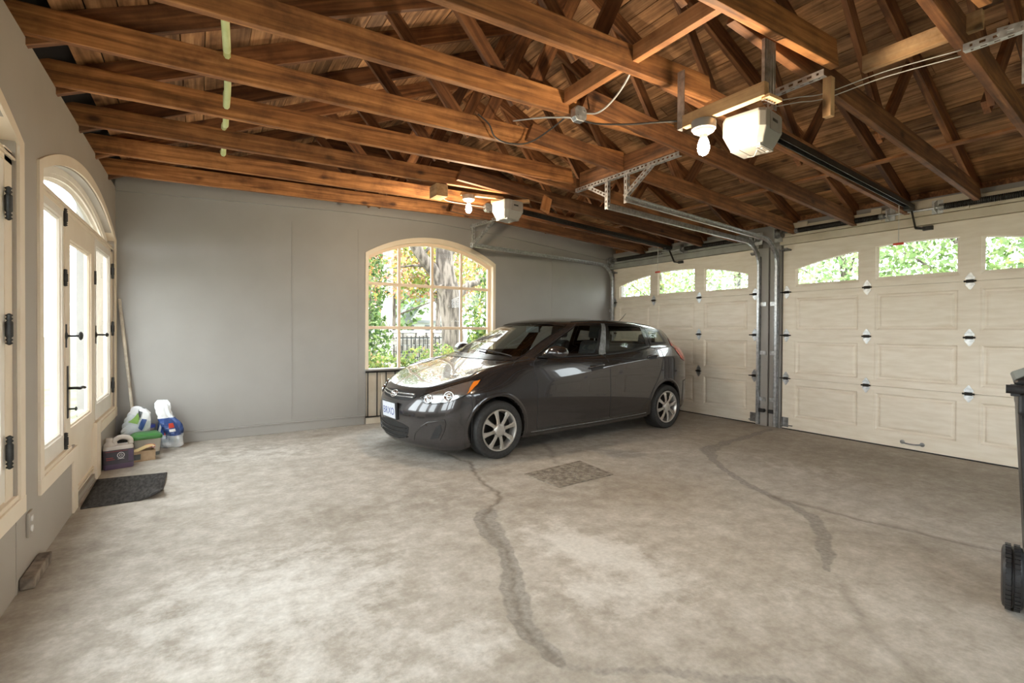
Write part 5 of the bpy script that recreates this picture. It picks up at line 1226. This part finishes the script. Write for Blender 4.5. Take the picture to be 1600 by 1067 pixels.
# door mat with a lifted corner
def mat_z(a, b):
    lift = max(0, (a-.72)/.28)*max(0, (.35-b)/.35)
    return .008+.05*lift**1.3+.004*math.sin(b*9+a*2)*a
rows = []; corners = [(-.685, 4.395), (-.235, 4.405), (-.235, 5.13), (-.70, 5.16)]
for i in range(25):
    row = []
    for j in range(37):
        a, b_ = i/24, j/36
        x = (corners[0][0]*(1-a)+corners[1][0]*a)*(1-b_)+(corners[3][0]*(1-a)+corners[2][0]*a)*b_; y = (corners[0][1]*(1-a)+corners[1][1]*a)*(1-b_)+(corners[3][1]*(1-a)+corners[2][1]*a)*b_
        row.append((x, y, mat_z(a, b_)))
    rows.append(row)
m = MB().grid(rows); o = m.build('door_mat', 'mat_fibre', smooth=True); sm = o.modifiers.new('thickness', 'SOLIDIFY'); sm.thickness = .008; sm.offset = -1
tag(o, 'black ribbed mat with a lifted corner before the french door', 'mat')
ribs = MB()
for j in range(0, 36):
    b_ = (j+.5)/36; pts = []
    for i in range(13):
        a = i/12; x = (corners[0][0]*(1-a)+corners[1][0]*a)*(1-b_)+(corners[3][0]*(1-a)+corners[2][0]*a)*b_; y = (corners[0][1]*(1-a)+corners[1][1]*a)*(1-b_)+(corners[3][1]*(1-a)+corners[2][1]*a)*b_
        pts.append((x, y, mat_z(a, b_)+.001))
    ribs.tube(pts, .0045, 5)
ribs.build('ribs', 'mat_fibre', o, smooth=True, kind='stuff')
# floor cover
t = empty('floor_cover', (2.67, 3.36, 0), 'dark square inspection cover set in the floor beside the front wheel', 'floor cover')
Q = [Vector((2.335, 3.535, 0)), Vector((3.02, 3.625, 0)), Vector((2.985, 3.14, 0)), Vector((2.375, 3.10, 0))]
c = sum(Q, Vector())/4
def ringquad(k): return [c+(q-c)*k for q in Q]
m = MB(); A, B = ringquad(1), ringquad(.93)
m.add([(p.x, p.y, .002) for p in A]+[(p.x, p.y, .009) for p in A]+[(p.x, p.y, .009) for p in B]+[(p.x, p.y, -.002) for p in B], [(i, (i+1) % 4, 4+(i+1) % 4, 4+i) for i in range(4)]+[(4+i, 4+(i+1) % 4, 8+(i+1) % 4, 8+i) for i in range(4)]+[(8+i, 8+(i+1) % 4, 12+(i+1) % 4, 12+i) for i in range(4)])
m.build('cover_frame', 'cast_cover', t)
m = MB(); A = ringquad(.905); m.prism([(p.x, p.y, .001) for p in A], (0, 0, .007)); lid = m.build('cover_lid', 'cast_cover', t, bevel=.002)
A = ringquad(.82); m = MB()
for i in range(15):
    for j in range(12):
        a, b_ = (i+.5)/15, (j+.5)/12; p = (A[0]*(1-a)+A[1]*a)*(1-b_)+(A[3]*(1-a)+A[2]*a)*b_
        if (i+j) % 2 == 0: m.box(p.x-.015, p.x+.015, p.y-.006, p.y+.006, .008, .0115)
        else: m.box(p.x-.006, p.x+.006, p.y-.014, p.y+.014, .008, .0115)
m.build('tread_pattern', 'cast_cover', lid, kind='stuff')
# fluid jug
t = empty('fluid_jug', (-.615, 5.55, 0), 'washer fluid jug with purple base and dark label beside the french door post', 'jug')
Mj = Matrix.Translation((-.612, 5.56, 0)) @ Matrix.Rotation(math.radians(14), 4, 'Z')
def rrect(w, d, r, z, n=4):
    pts = []
    for cx, cy, a0 in ((w/2-r, d/2-r, 0), (-w/2+r, d/2-r, 90), (-w/2+r, -d/2+r, 180), (w/2-r, -d/2+r, 270)):
        for k in range(n+1): a = math.radians(a0+90*k/n); pts.append((cx+r*math.cos(a), cy+r*math.sin(a), z))
    return pts
def loft(rings, caps=True):
    m = MB(); n = len(rings[0]); vs = [p for r in rings for p in r]
    fs = [(i*n+k, i*n+(k+1) % n, (i+1)*n+(k+1) % n, (i+1)*n+k) for i in range(len(rings)-1) for k in range(n)]
    if caps: fs += [tuple(range(n))[::-1], tuple(range((len(rings)-1)*n, len(rings)*n))]
    return m.add(vs, fs)
loft([rrect(.205, .12, .02, .0), rrect(.215, .13, .025, .012), rrect(.215, .13, .025, .055)]).build('liquid_base', 'jug_purple', t, Mj, smooth='auto')
loft([rrect(.2165, .1315, .025, .045), rrect(.2165, .1315, .025, .168)], False).build('label', 'jug_label', t, Mj, smooth='auto')
loft([rrect(.213, .128, .025, .165), rrect(.213, .128, .03, .185), rrect(.20, .12, .03, .20)]).build('shoulder', 'jug_clear', t, Mj, smooth='auto')
m = MB(); m.tube(smooth_path([(-.02, 0, .20), (-.025, 0, .235), (.01, 0, .262), (.06, 0, .258), (.088, 0, .235), (.09, 0, .20)]), .021, 10); m.build('grip', 'jug_clear', t, Mj, smooth=True)
m = MB(); m.lathe([(.045, .195), (.038, .215), (.022, .23), (.02, .236)], (-.06, 0, 0), 'z', 16); nk = m.build('neck', 'jug_clear', t, Mj, smooth='auto')
m = MB(); m.lathe([(.025, .234), (.025, .262), (.022, .266)], (-.06, 0, 0), 'z', 16); m.build('cap', 'jug_clear', t, Mj, smooth='auto')
m = MB(); m.tube([(.012+.024*math.cos(a), -.0665, .118+.024*math.sin(a)) for a in np.linspace(0, 2*math.pi, 25)], .003, 6, False); m.tube([(.012+.010*math.cos(a), -.0665, .118+.010*math.sin(a)) for a in np.linspace(0, 2*math.pi, 17)], .0025, 6, False); m.box(-.01, .036, -.067, -.0655, .086, .09); m.build('label_mark', 'sack_white', t, Mj)
m = MB(); m.box(-.09, -.04, -.067, -.0655, .10, .104); m.box(-.09, -.03, -.067, -.0655, .085, .089); m.box(-.095, .06, -.067, -.0655, .155, .157); m.build('label_lines', 'print_red', t, Mj)
MB().box(.065, .1, -.0668, -.0655, .06, .16).build('label_panel', 'jug_purple', t, Mj)
# sacks
def sack(t, M, prof, mat, name, n=26, amp=.018, seed=1, lo=0, hi=1, arc_=None, off=0.0):
    """prof rings (z, rx, ry, cx, cy); lo..hi picks a stretch of the rings, arc_ a range of angles"""
    rng = np.random.RandomState(seed); ph = rng.uniform(0, 6.28, (6, 3))
    def pt(u, k):
        zz = [np.interp(u, np.linspace(0, 1, len(prof)), [p[q] for p in prof]) for q in range(5)]
        a = 2*math.pi*k; w = sum(math.sin((i+2)*a+ph[i, 0]+zz[0]*(11+5*i)+ph[i, 1])*amp/(1+.4*i) for i in range(6))
        r1, r2 = zz[1]+w*min(1, zz[1]/.05)+off, zz[2]+w*min(1, zz[2]/.05)+off
        return (zz[3]+r1*math.cos(a), zz[4]+r2*math.sin(a), zz[0])
    U = np.linspace(lo, hi, 15); K = np.linspace(*(arc_ or (0, 1)), n)
    return MB().grid([[pt(u, k) for k in K] for u in U]).build(name, mat, t, M, smooth=False)
t = empty('salt_bag', (-.25, 6.24, 0), 'blue and white plastic bag with twisted white top against the grey wall', 'bag')
Ms = Matrix.Translation((-.262, 6.235, 0)) @ Matrix.Rotation(math.radians(-22), 4, 'Z')
pr = [(.004, .055, .05, .01, 0), (.03, .10, .075, .01, 0), (.10, .125, .09, .005, 0), (.19, .12, .085, .0, 0), (.26, .105, .075, -.01, 0), (.32, .06, .04, -.035, 0), (.38, .05, .03, -.05, .0), (.45, .05, .018, -.055, 0), (.49, .03, .006, -.06, 0)]
sack(t, Ms, pr, 'sack_white', 'bag_bottom', lo=0, hi=.22, seed=3); bg = sack(t, Ms, pr, 'sack_blue', 'bag_print', lo=.22, hi=.60, seed=3); sack(t, Ms, pr, 'sack_white', 'bag_top', lo=.60, hi=1, seed=3)
sack(t, Ms, pr, 'sack_pale', 'print_fade', lo=.18, hi=.30, seed=3, off=.001)
sack(t, Ms, pr, 'sack_white', 'print_stripe', lo=.2, hi=.58, seed=3, arc_=(.60, .64), off=.003, n=6); sack(t, Ms, pr, 'print_red', 'print_logo', lo=.42, hi=.50, seed=3, arc_=(.80, .86), off=.003, n=8); sack(t, Ms, pr, 'sack_white', 'print_logo', lo=.36, hi=.40, seed=3, arc_=(.80, .86), off=.003, n=8)
sack(t, Ms, pr, 'print_red', 'print_mark', lo=.30, hi=.34, seed=3, arc_=(.70, .73), off=.003, n=6)
t = empty('soil_bag', (-.60, 6.2, 0), 'crumpled white and green plastic bag leaning in the corner by the broom', 'bag')
Mq = Matrix.Translation((-.61, 6.235, 0)) @ Matrix.Rotation(math.radians(-25), 4, 'Z') @ Matrix.Rotation(math.radians(20), 4, 'Y')
pr2 = [(.03, .05, .05, 0, 0), (.07, .09, .07, 0, 0), (.16, .10, .07, 0, 0), (.26, .10, .06, .005, 0), (.36, .095, .045, .01, 0), (.43, .085, .03, .0, 0), (.455, .03, .012, -.01, 0)]
sack(t, Mq, pr2, 'sack_dark', 'bag_bottom', lo=0, hi=.35, seed=8, amp=.02); sack(t, Mq, pr2, 'sack_pale', 'bag_middle', lo=.35, hi=.68, seed=8, amp=.02); sack(t, Mq, pr2, 'sack_white', 'bag_top', lo=.68, hi=1, seed=8, amp=.02)
sack(t, Mq, pr2, 'sack_green', 'print_stripe', lo=.55, hi=.74, seed=8, amp=.02, arc_=(.62, .74), off=.004, n=10); sack(t, Mq, pr2, 'sack_blue', 'print_stripe', lo=.50, hi=.70, seed=8, amp=.02, arc_=(.80, .86), off=.004, n=8); sack(t, Mq, pr2, 'sack_dark', 'print_patch', lo=.70, hi=.84, seed=8, amp=.02, arc_=(.63, .78), off=.004, n=10)
# tub with green lid
t = empty('storage_tub', (-.44, 6.03, 0), 'clear tub with green lid and red oval label between the two bags', 'tub')
Mt = Matrix.Translation((-.44, 5.985, 0)) @ Matrix.Rotation(math.radians(12), 4, 'Z')
loft([rrect(.19, .17, .03, 0), rrect(.215, .19, .03, .15), rrect(.22, .195, .03, .17)]).build('tub_body', 'tub_clear', t, Mt, smooth='auto')
loft([rrect(.192, .172, .03, .002), rrect(.198, .177, .03, .035)], False).build('tub_contents', 'sack_dark', t, Mt)
loft([rrect(.235, .21, .03, .165), rrect(.24, .215, .03, .18), rrect(.235, .21, .03, .195), rrect(.18, .16, .03, .215)]).build('lid', 'tub_green', t, Mt, smooth='auto')
m = MB(); m.add([(.01+.05*math.cos(a), -.099-.0, .095+.026*math.sin(a)) for a in np.linspace(0, 2*math.pi, 25)[:-1]], [tuple(range(24))]); lb = m.build('label', 'sack_white', t, Mt)
m = MB(); m.tube([(.01+.045*math.cos(a), -.1, .095+.022*math.sin(a)) for a in np.linspace(0, 2*math.pi, 25)], .0035, 5, False); m.box(-.02, .035, -.103, -.1, .088, .102); m.build('label_print', 'print_red', lb, Mt)
t = empty('blue_lid_tub', (-.40, 6.285, 0), 'tub with a blue lid standing behind the green-lidded tub', 'tub')
MB().lathe([(.07, 0), (.075, .225)], (-.465, 6.25, 0), 'z', 20).build('tub_body', 'tub_clear', t, smooth='auto'); MB().lathe([(.08, .22), (.082, .235), (.078, .25), (.05, .255)], (-.465, 6.25, 0), 'z', 20).build('lid', 'lid_blue', t, smooth='auto')
# open carton with an envelope
t = empty('carton_tray', (-.47, 5.84, 0), 'small open carton holding a tan envelope before the green-lidded tub', 'carton')
Mc = Matrix.Translation((-.46, 5.755, 0)) @ Matrix.Rotation(math.radians(16), 4, 'Z'); m = MB()
w_, d_, h_ = .19, .13, .095
m.box(-w_/2, w_/2, -d_/2, d_/2, 0, .004); m.box(-w_/2, w_/2, -d_/2, -d_/2+.004, .004, h_); m.box(-w_/2, w_/2, d_/2-.004, d_/2, .004, h_); m.box(-w_/2, -w_/2+.004, -d_/2, d_/2, .004, h_); m.box(w_/2-.004, w_/2, -d_/2, d_/2, .004, h_)
m.build('carton', 'cardboard', t, Mc)
m = MB(); m.box(-.09, -.02, -d_/2-.002, -d_/2, .02, .07); m.build('carton_print', 'sack_dark', t, Mc)
e = MB(); e.grid([[(x, y, .108+.018*math.sin(x*22)+.03*max(0, x)) for y in np.linspace(-.06, .055, 8)] for x in np.linspace(-.10, .10, 14)]); e.build('envelope', 'envelope', t, Mc, smooth=True)
# broom pole
t = empty('broom', (-.55, 6.30, 0), 'pale wooden broom handle leaning in the corner behind the bags', 'broom')
lumber('pole', (-.545, 6.30, .05), (-.685, 6.355, 1.52), .026, .026, 'broom_wood', t, bevel=.010)
MB().box(-.62, -.47, 6.285, 6.315, .012, .06).build('broom_head', 'old_joist_dark', t, bevel=.006)
m = MB()
for k in range(14): m.tube([(-.612+k*.0105, 6.30, .02), (-.616+k*.0108, 6.295, .0)], .004, 4)
m.build('bristles', 'black_plastic', t, kind='stuff')
# wheeled refuse bin at the right edge
t = empty('wheeled_bin', (3.1, .6, 0), 'black wheeled refuse bin cut off by the right edge', 'bin')
Av = Vector((.243, -.970, 0)); Bv = Vector((.970, .243, 0)); P0 = Vector((3.075, .735, 0))
MB4 = Matrix((Av, Bv, Vector((0, 0, 1)))).transposed().to_4x4(); MB4.translation = P0
def wheelb(a0):
    m = MB(); prof = [(.05, a0+.005), (.11, a0), (.128, a0+.004), (.138, a0+.015), (.138, a0+.03), (.131, a0+.033), (.131, a0+.039), (.138, a0+.042), (.138, a0+.058), (.128, a0+.068), (.11, a0+.072), (.05, a0+.067)]
    m.lathe(prof, (0, 0, .138), 'x', 40); w = m.build('wheel', 'black_plastic', t, MB4, smooth='auto')
    for k in range(40):
        a = 2*math.pi*k/40; m = MB(); q = Vector((0, math.cos(a), math.sin(a))); tn = Vector((0, -math.sin(a), math.cos(a))); cc = Vector((0, 0, .138))
        for x0_, x1_ in ((a0+.012, a0+.031), (a0+.041, a0+.060)):
            vs = [Vector((x, 0, 0))+cc+q*r+tn*u for x in (x0_, x1_) for r in (.132, .1425) for u in (-.0065, .0065)]
            m.add(vs, [(0, 1, 3, 2), (4, 6, 7, 5), (0, 4, 5, 1), (2, 3, 7, 6), (0, 2, 6, 4), (1, 5, 7, 3)])
        m.build('tread_lug', 'black_plastic', w, MB4)
wheelb(0.0); wheelb(.54)
m = MB(); m.tube([(.0, 0, .138), (.61, 0, .138)], .012, 10); m.build('axle', 'dull_steel', t, MB4)
def brect(a0, a1, b0, b1, z): return [(a0, b0, z), (a1, b0, z), (a1, b1, z), (a0, b1, z)]
loft([brect(.085, .515, .05, .48, .05), brect(.075, .525, .03, .52, .30), brect(.05, .544, .0, .57, .80), brect(.048, .548, -.01, .585, .86), brect(.045, .565, -.03, .60, .875), brect(.045, .565, -.03, .60, 1.0)]).build('bin_body', 'black_plastic', t, MB4, bevel=.012)
loft([brect(.03, .58, -.03, .62, 1.0), brect(.03, .58, -.03, .62, 1.02), brect(.10, .51, .05, .55, 1.06)]).build('lid', 'black_plastic', t, MB4, bevel=.01)
m = MB(); m.tube([(.005, -.10, .985), (.60, -.10, .985)], .019, 12)
for a0 in (.02, .56): m.box(a0, a0+.03, -.10, .0, .955, 1.0)
m.build('handle_bar', 'black_plastic', t, MB4, smooth='auto')
# ------------------------------------------------------------------ outside
noisy('ground_cover', (.10, .12, .05), (.20, .20, .11), scale=1.5, rough=.95)
noisy('paving', (.30, .29, .27), (.38, .37, .34), scale=2, rough=.9)
noisy('bark_dark', (.07, .055, .045), (.22, .18, .15), scale=5, rough=.95, bump=.8, stretch=(3, 3, .5), lo=.4, hi=.6)
noisy('bark_pale', (.30, .27, .25), (.55, .51, .48), scale=3, rough=.95, bump=.6, stretch=(3, 3, .6))
noisy('house_white', (.55, .56, .55), (.62, .63, .62), scale=1, rough=.7)
noisy('roof_grey', (.20, .21, .23), (.28, .29, .31), scale=2, rough=.8, stretch=(1, 1, 6))
noisy('field_stone', (.16, .14, .12), (.34, .31, .28), scale=3, rough=.9, bump=.6)
m = principled('leaf', (.2, .3, .05), .55); N, L, b = nodes_of(m)
a = N.new('ShaderNodeVertexColor'); a.layer_name = 'leafcol'; L.new(a.outputs[0], b.inputs['Base Color'])
tl = N.new('ShaderNodeBsdfTranslucent'); L.new(a.outputs[0], tl.inputs[0]); mxs = N.new('ShaderNodeMixShader'); mxs.inputs[0].default_value = .45
L.new(b.outputs[0], mxs.inputs[1]); L.new(tl.outputs[0], mxs.inputs[2]); L.new(mxs.outputs[0], N['Material Output'].inputs['Surface'])
def leaves(name, blobs, n, size, palette, parent, seed=0, aspect=.55, shell=.5):
    """leaf blades scattered in ellipsoids (cx, cy, cz, rx, ry, rz)"""
    R = np.random.RandomState(seed); w = np.array([b_[3]*b_[4]*b_[5] for b_ in blobs])**.67; w /= w.sum()
    k = R.choice(len(blobs), n, p=w); B = np.array(blobs)[k]
    d = R.normal(size=(n, 3)); d /= np.linalg.norm(d, axis=1, keepdims=True); rad = (shell+(1-shell)*R.rand(n, 1)**.5)
    c = B[:, :3]+d*rad*B[:, 3:]
    u = R.normal(size=(n, 3)); u /= np.linalg.norm(u, axis=1, keepdims=True); v = np.cross(u, R.normal(size=(n, 3))); v /= np.linalg.norm(v, axis=1, keepdims=True)
    s = size*(.6+.8*R.rand(n, 1)); bend = np.cross(u, v)*s*.15
    V = np.stack([c-u*s, c+v*s*aspect+bend, c+u*s, c-v*s*aspect+bend], 1).reshape(-1, 3).astype(np.float32)
    me = bpy.data.meshes.new(name); me.vertices.add(4*n); me.vertices.foreach_set('co', V.ravel())
    me.loops.add(4*n); me.loops.foreach_set('vertex_index', np.arange(4*n, dtype=np.int32)); me.polygons.add(n); me.polygons.foreach_set('loop_start', np.arange(0, 4*n, 4, dtype=np.int32)); me.update(calc_edges=True)
    P = np.array(palette)[R.choice(len(palette), n)]*(.65+.7*R.rand(n, 1)); C4 = np.concatenate([np.repeat(P, 4, 0), np.ones((4*n, 1))], 1).astype(np.float32)
    at = me.color_attributes.new('leafcol', 'FLOAT_COLOR', 'POINT'); at.data.foreach_set('color', C4.ravel()); me.materials.append(MATS['leaf'])
    return link(name, me, parent, kind='stuff')
GREEN = [(.13, .21, .06), (.18, .27, .08), (.09, .15, .04), (.24, .31, .11)]
LIME = [(.24, .32, .07), (.32, .38, .10), (.18, .26, .05), (.36, .36, .10)]
DARKG = [(.035, .075, .02), (.06, .11, .03), (.09, .15, .045)]
AUTUMN = [(.45, .22, .07), (.50, .32, .08), (.42, .30, .22), (.30, .34, .09), (.50, .26, .20)]
FRESH = [(.28, .40, .17), (.36, .47, .22), (.42, .50, .28), (.20, .31, .12)]
GOLD = [(.45, .42, .14), (.38, .44, .16), (.28, .38, .12)]
o = MB().box(-60, 80, -60, 90, -.35, -.12).build('garden_ground', 'ground_cover'); tag(o, 'grass and leaf litter outside the arched window', 'ground', kind='structure')
o = MB().box(-7, XL-WT-.02, -6, 9, -.12, -.03).build('terrace', 'paving'); tag(o, 'pale terrace outside the french doors', 'paving', kind='structure')
o = MB().box(XR+.2, 12, -4, 8.5, -.12, -.02).build('driveway', 'paving'); tag(o, 'pale driveway outside the garage doors', 'paving', kind='structure')
def trunk(name, pts, mat, parent, n=14, wob=.06):
    R = np.random.RandomState(len(pts)*7+int(pts[0][0]*10)); P = smooth_path([p[:3] for p in pts], 6); r = np.interp(np.linspace(0, 1, len(P)), np.linspace(0, 1, len(pts)), [p[3] for p in pts])
    m = MB().tube(P, list(r), n); m.v = [(x+R.normal()*wob*.12, y+R.normal()*wob*.12, z) for x, y, z in m.v]
    return m.build(name, mat, parent, smooth=True)
# view through the arched window
t = empty('maple_tree', (5.2, 11, -.12), 'thick forked tree trunk in the middle of the arched window', 'tree')
trunk('trunk', [(5.22, 11, -.2, .36), (5.2, 11, .6, .27), (5.16, 11, 1.4, .25), (5.1, 11, 2.0, .27), (5.0, 11, 2.5, .23), (4.95, 11, 3.2, .2), (5.0, 11, 4.5, .16)], 'bark_dark', t)
trunk('limb', [(5.05, 11, 1.95, .18), (4.75, 11, 2.5, .15), (4.35, 10.95, 2.95, .13), (4.0, 10.9, 3.5, .12), (3.7, 10.8, 4.4, .09)], 'bark_dark', t); trunk('limb', [(5.2, 11, 1.9, .12), (5.6, 11.1, 2.3, .09), (6.1, 11.2, 2.5, .06), (6.8, 11.4, 3.1, .04)], 'bark_dark', t)
for k, (a, b_) in enumerate((((4.35, 10.9, 2.95), (4.9, 10.6, 3.5)), ((5.0, 11, 2.9), (5.7, 11, 3.5)), ((4.6, 11, 2.7), (3.7, 11, 2.6)), ((4.9, 10.9, 2.3), (4.4, 10.5, 2.0)))):
    trunk('branch', [(*a, .04), (*[(p+q)/2+.06 for p, q in zip(a, b_)], .028), (*b_, .012)], 'bark_dark', t, 8)
leaves('foliage', [(4.3, 11.4, 3.1, .9, .6, .6), (5.8, 11.6, 3.0, .9, .6, .6), (6.6, 12.2, 2.7, .6, .6, .5), (4.0, 12.0, 2.3, .6, .5, .35), (5.0, 11.2, 4.2, 1.8, 1, .8), (4.6, 11.5, 5.8, 2.4, 1.6, 1.3), (6.0, 11.8, 2.3, .35, .4, .25)], 2600, .05, AUTUMN, t, 3)
t = empty('pale_tree', (4.5, 14, -.12), 'pale straight trunk at the left of the arched window', 'tree')
trunk('trunk', [(4.5, 14, -.2, .2), (4.52, 14, 1, .165), (4.55, 14, 3, .15), (4.7, 14, 6, .12)], 'bark_pale', t)
leaves('foliage', [(4.6, 14, 5, 1.6, 1.2, 1.2), (4.9, 13.6, 3.3, .6, .6, .5)], 700, .07, LIME+AUTUMN, t, 4)
def bush(label, blobs, n, size, pal, seed, nm='shrub', cat='shrub', grp=None):
    c = blobs[0]; t = empty(nm, (c[0], c[1], -.12), label, cat, grp)
    leaves('foliage', blobs, n, size, pal, t, seed); m = MB()
    for k, b_ in enumerate(blobs[:4]): m.tube([(b_[0], b_[1], -.15), (b_[0]+.05, b_[1], max(b_[2], .1))], [.04, .015], 6)
    m.build('stems', 'bark_dark', t)
bush('dark evergreen at the left edge of the arched window', [(3.5, 12.2, 2.4, .5, .5, 1.0), (3.3, 12.2, 1.0, .6, .5, .9), (3.65, 12.4, .9, .5, .4, .8), (3.2, 12.3, 3.6, .5, .5, .7)], 2600, .055, DARKG+GREEN, 5, 'evergreen', 'tree')
bush('bright evergreen at the right edge of the arched window', [(4.95, 8.9, 1.5, .42, .4, .6), (5.05, 8.95, .6, .5, .4, .7), (5.1, 8.9, 2.15, .25, .3, .35), (4.85, 8.8, .95, .35, .35, .4), (5.5, 9, 1.3, .5, .4, .9)], 3600, .045, GREEN+LIME+DARKG, 6, 'evergreen', 'tree')
for k, (x, y, z, lab) in enumerate(((2.35, 8.5, .55, 'yellow-green shrub at the lower left of the arched window'), (2.85, 8.7, .40, 'yellow-green shrub left of the car nose outside'), (3.35, 8.6, .50, 'yellow-green shrub below the white house'), (3.9, 8.8, .55, 'yellow-green shrub just left of the thick trunk'), (4.5, 9.3, .45, 'yellow-green shrub before the thick trunk'), (1.9, 8.8, .5, 'yellow-green shrub at the left behind the window edge'))):
    bush(lab, [(x, y, z, .38, .3, .42), (x+.15, y+.1, z-.25, .4, .3, .4), (x-.15, y, z-.2, .35, .3, .4)], 1500, .04, LIME+GREEN+[(.42, .30, .16)], 20+k, grp='shrubs outside the arched window')
bush('distant green tree behind the house', [(9.5, 30, 3.5, 3, 2, 3), (7.5, 28, 2.5, 1.5, 1.5, 2), (13.5, 34, 5, 4, 2, 4), (6, 26, 4, 1.6, 1.5, 3)], 3500, .2, GREEN+FRESH, 7, 'background_tree', 'tree')
bush('distant green tree right of the thick trunk', [(16, 30, 3.5, 3, 2, 3.4), (20, 30, 4, 3, 2, 4)], 1800, .2, GREEN+FRESH, 8, 'background_tree', 'tree')
for k, (x, y, z, rx, rz, pal, lab) in enumerate(((5.5, 21, 4.2, 2.2, 2.6, AUTUMN, 'orange autumn tree behind the pale trunk'), (9.5, 22, 5.2, 2.4, 2.8, AUTUMN+LIME, 'yellowing autumn tree above the white house'), (13.5, 23, 4.8, 2.6, 3.0, AUTUMN+FRESH, 'rusty autumn tree right of the thick trunk'), (8, 24, 9.0, 5, 2.5, AUTUMN+GREEN, 'tall thin-leaved tree above the other trees'))):
    t = empty('autumn_tree', (x, y, -.12), lab, 'tree', 'autumn trees beyond the arched window')
    trunk('trunk', [(x, y, -.2, .14), (x+.1, y, 2.5, .1), (x-.1, y, z+1, .06)], 'bark_dark', t, 10)
    for q in range(7): a = q*.9; trunk('branch', [(x, y, 1.8+.35*q, .05), (x+math.cos(a)*rx*.4, y+math.sin(a)*.5, 2.6+.45*q, .03), (x+math.cos(a)*rx*.8, y+math.sin(a), 3.2+.5*q, .012)], 'bark_dark', t, 6)
    leaves('foliage', [(x, y, z, rx, 1.5, rz), (x-rx*.4, y, z-rz*.5, rx*.6, 1.2, rz*.5), (x+rx*.5, y, z+rz*.4, rx*.6, 1.2, rz*.5)], 5500, .10, pal, t, 80+k, shell=.15)
# white house
t = empty('white_house', (12.3, 31, -.12), 'white house with grey gable roof seen through the arched window', 'house')
MB().box(10.6, 14.2, 30, 36, -.3, 1.75).build('house_wall', 'house_white', t)
m = MB(); m.prism([(10.3, 29.7, 1.65), (14.5, 29.7, 1.65), (12.4, 29.7, 4.25)], (0, 6.5, 0)); m.build('house_roof', 'roof_grey', t)
m = MB(); m.prism([(11.1, 29.66, 1.8), (13.7, 29.66, 1.8), (12.4, 29.66, 3.5)], (0, .06, 0)); m.build('house_gable', 'house_white', t)
for x in (11.1, 12.2, 13.2):
    w_ = MB().box(x, x+.35, 29.93, 30, .9, 1.5).build('house_window', 'roof_grey', t)
    MB().box(x+.04, x+.31, 29.92, 29.94, .94, 1.46).build('house_pane', 'trim_gloss', w_)
t = empty('stone_wall', (8, 20, -.12), 'low stone wall with black fence beyond the shrubs', 'wall')
random.seed(5)
for r in range(5):
    x = 5.0+random.uniform(0, .3)
    while x < 10:
        w_ = random.uniform(.3, .6); z = -.2+r*.26; MB().box(x, x+w_-.03, 20-random.uniform(0, .05), 20.4, z, z+.235).build('stone', 'field_stone', t, bevel=.03); x += w_
m = MB(); m.box(4.9, 10.1, 19.95, 20.45, 1.1, 1.18); m.build('coping', 'house_white', t)
for k in range(12): MB().tube([(6.9+k*.18, 19.8, -.1), (6.9+k*.18, 19.8, .95)], .025, 6).build('fence_bar', 'black_iron', t)
for z in (.25, .85): MB().box(6.8, 9.0, 19.78, 19.82, z, z+.05).build('fence_rail', 'black_iron', t)
# trees beyond the driveway, seen through the garage door lights
for k, (x, y, h, r, pal, lab) in enumerate(((11.5, 13.2, 3.2, 1.5, GREEN, 'green tree beyond the far garage door, leftmost pane'), (12, 10.6, 3.3, 1.5, GOLD+FRESH, 'golden green tree beyond the middle pane of the far garage door'), (12, 8.0, 3.2, 1.5, FRESH, 'light green tree beyond the right pane of the far garage door'),
        (12.4, 5.6, 3.4, 1.5, FRESH, 'light green tree beyond the leftmost pane of the near garage door'), (12, 3.4, 3.4, 1.4, FRESH+GREEN, 'leafy green tree beyond the middle pane of the near garage door'), (12.3, 1.2, 3.4, 1.5, FRESH+GOLD, 'yellow green tree beyond the right pane of the near garage door'), (13, -1.2, 3.2, 1.6, GREEN, 'green tree far right beyond the driveway'))):
    t = empty('garden_tree', (x, y, -.12), lab, 'tree', 'trees beyond the driveway')
    trunk('trunk', [(x, y, -.2, .14), (x+.05, y, 1.5, .1), (x, y+.1, 3.2, .06)], 'bark_dark', t, 10)
    for q in range(4): trunk('branch', [(x, y, 1.5+.4*q, .035), (x-.5, y+(.8 if q % 2 else -.8)*.5, 2.0+.45*q, .022), (x-.8, y+(.8 if q % 2 else -.8), 2.3+.5*q, .01)], 'bark_dark', t, 6)
    leaves('foliage', [(x, y, h, r, r*1.15, 1.7), (x-.5, y+.7, h-1.0, r*.7, r*.8, .9), (x-.3, y-.8, h-.9, r*.7, r*.8, .9), (x, y, h+1.6, r*.9, r, 1.2)], 4200 if k else 700, .06, pal, t, 40+k, shell=.2)
# pale hedge beyond the terrace
for k, y in enumerate((-1.5, 3.0, 7.5)):
    bush('pale hedge beyond the terrace, %s' % ('nearest', 'middle one', 'farthest')[k], [(-9.5, y, .5, .9, 2.0, .8), (-9.2, y+1, .3, .8, 1.5, .7)], 900, .09, FRESH, 60+k, 'hedge', 'hedge', 'hedge beyond the terrace')
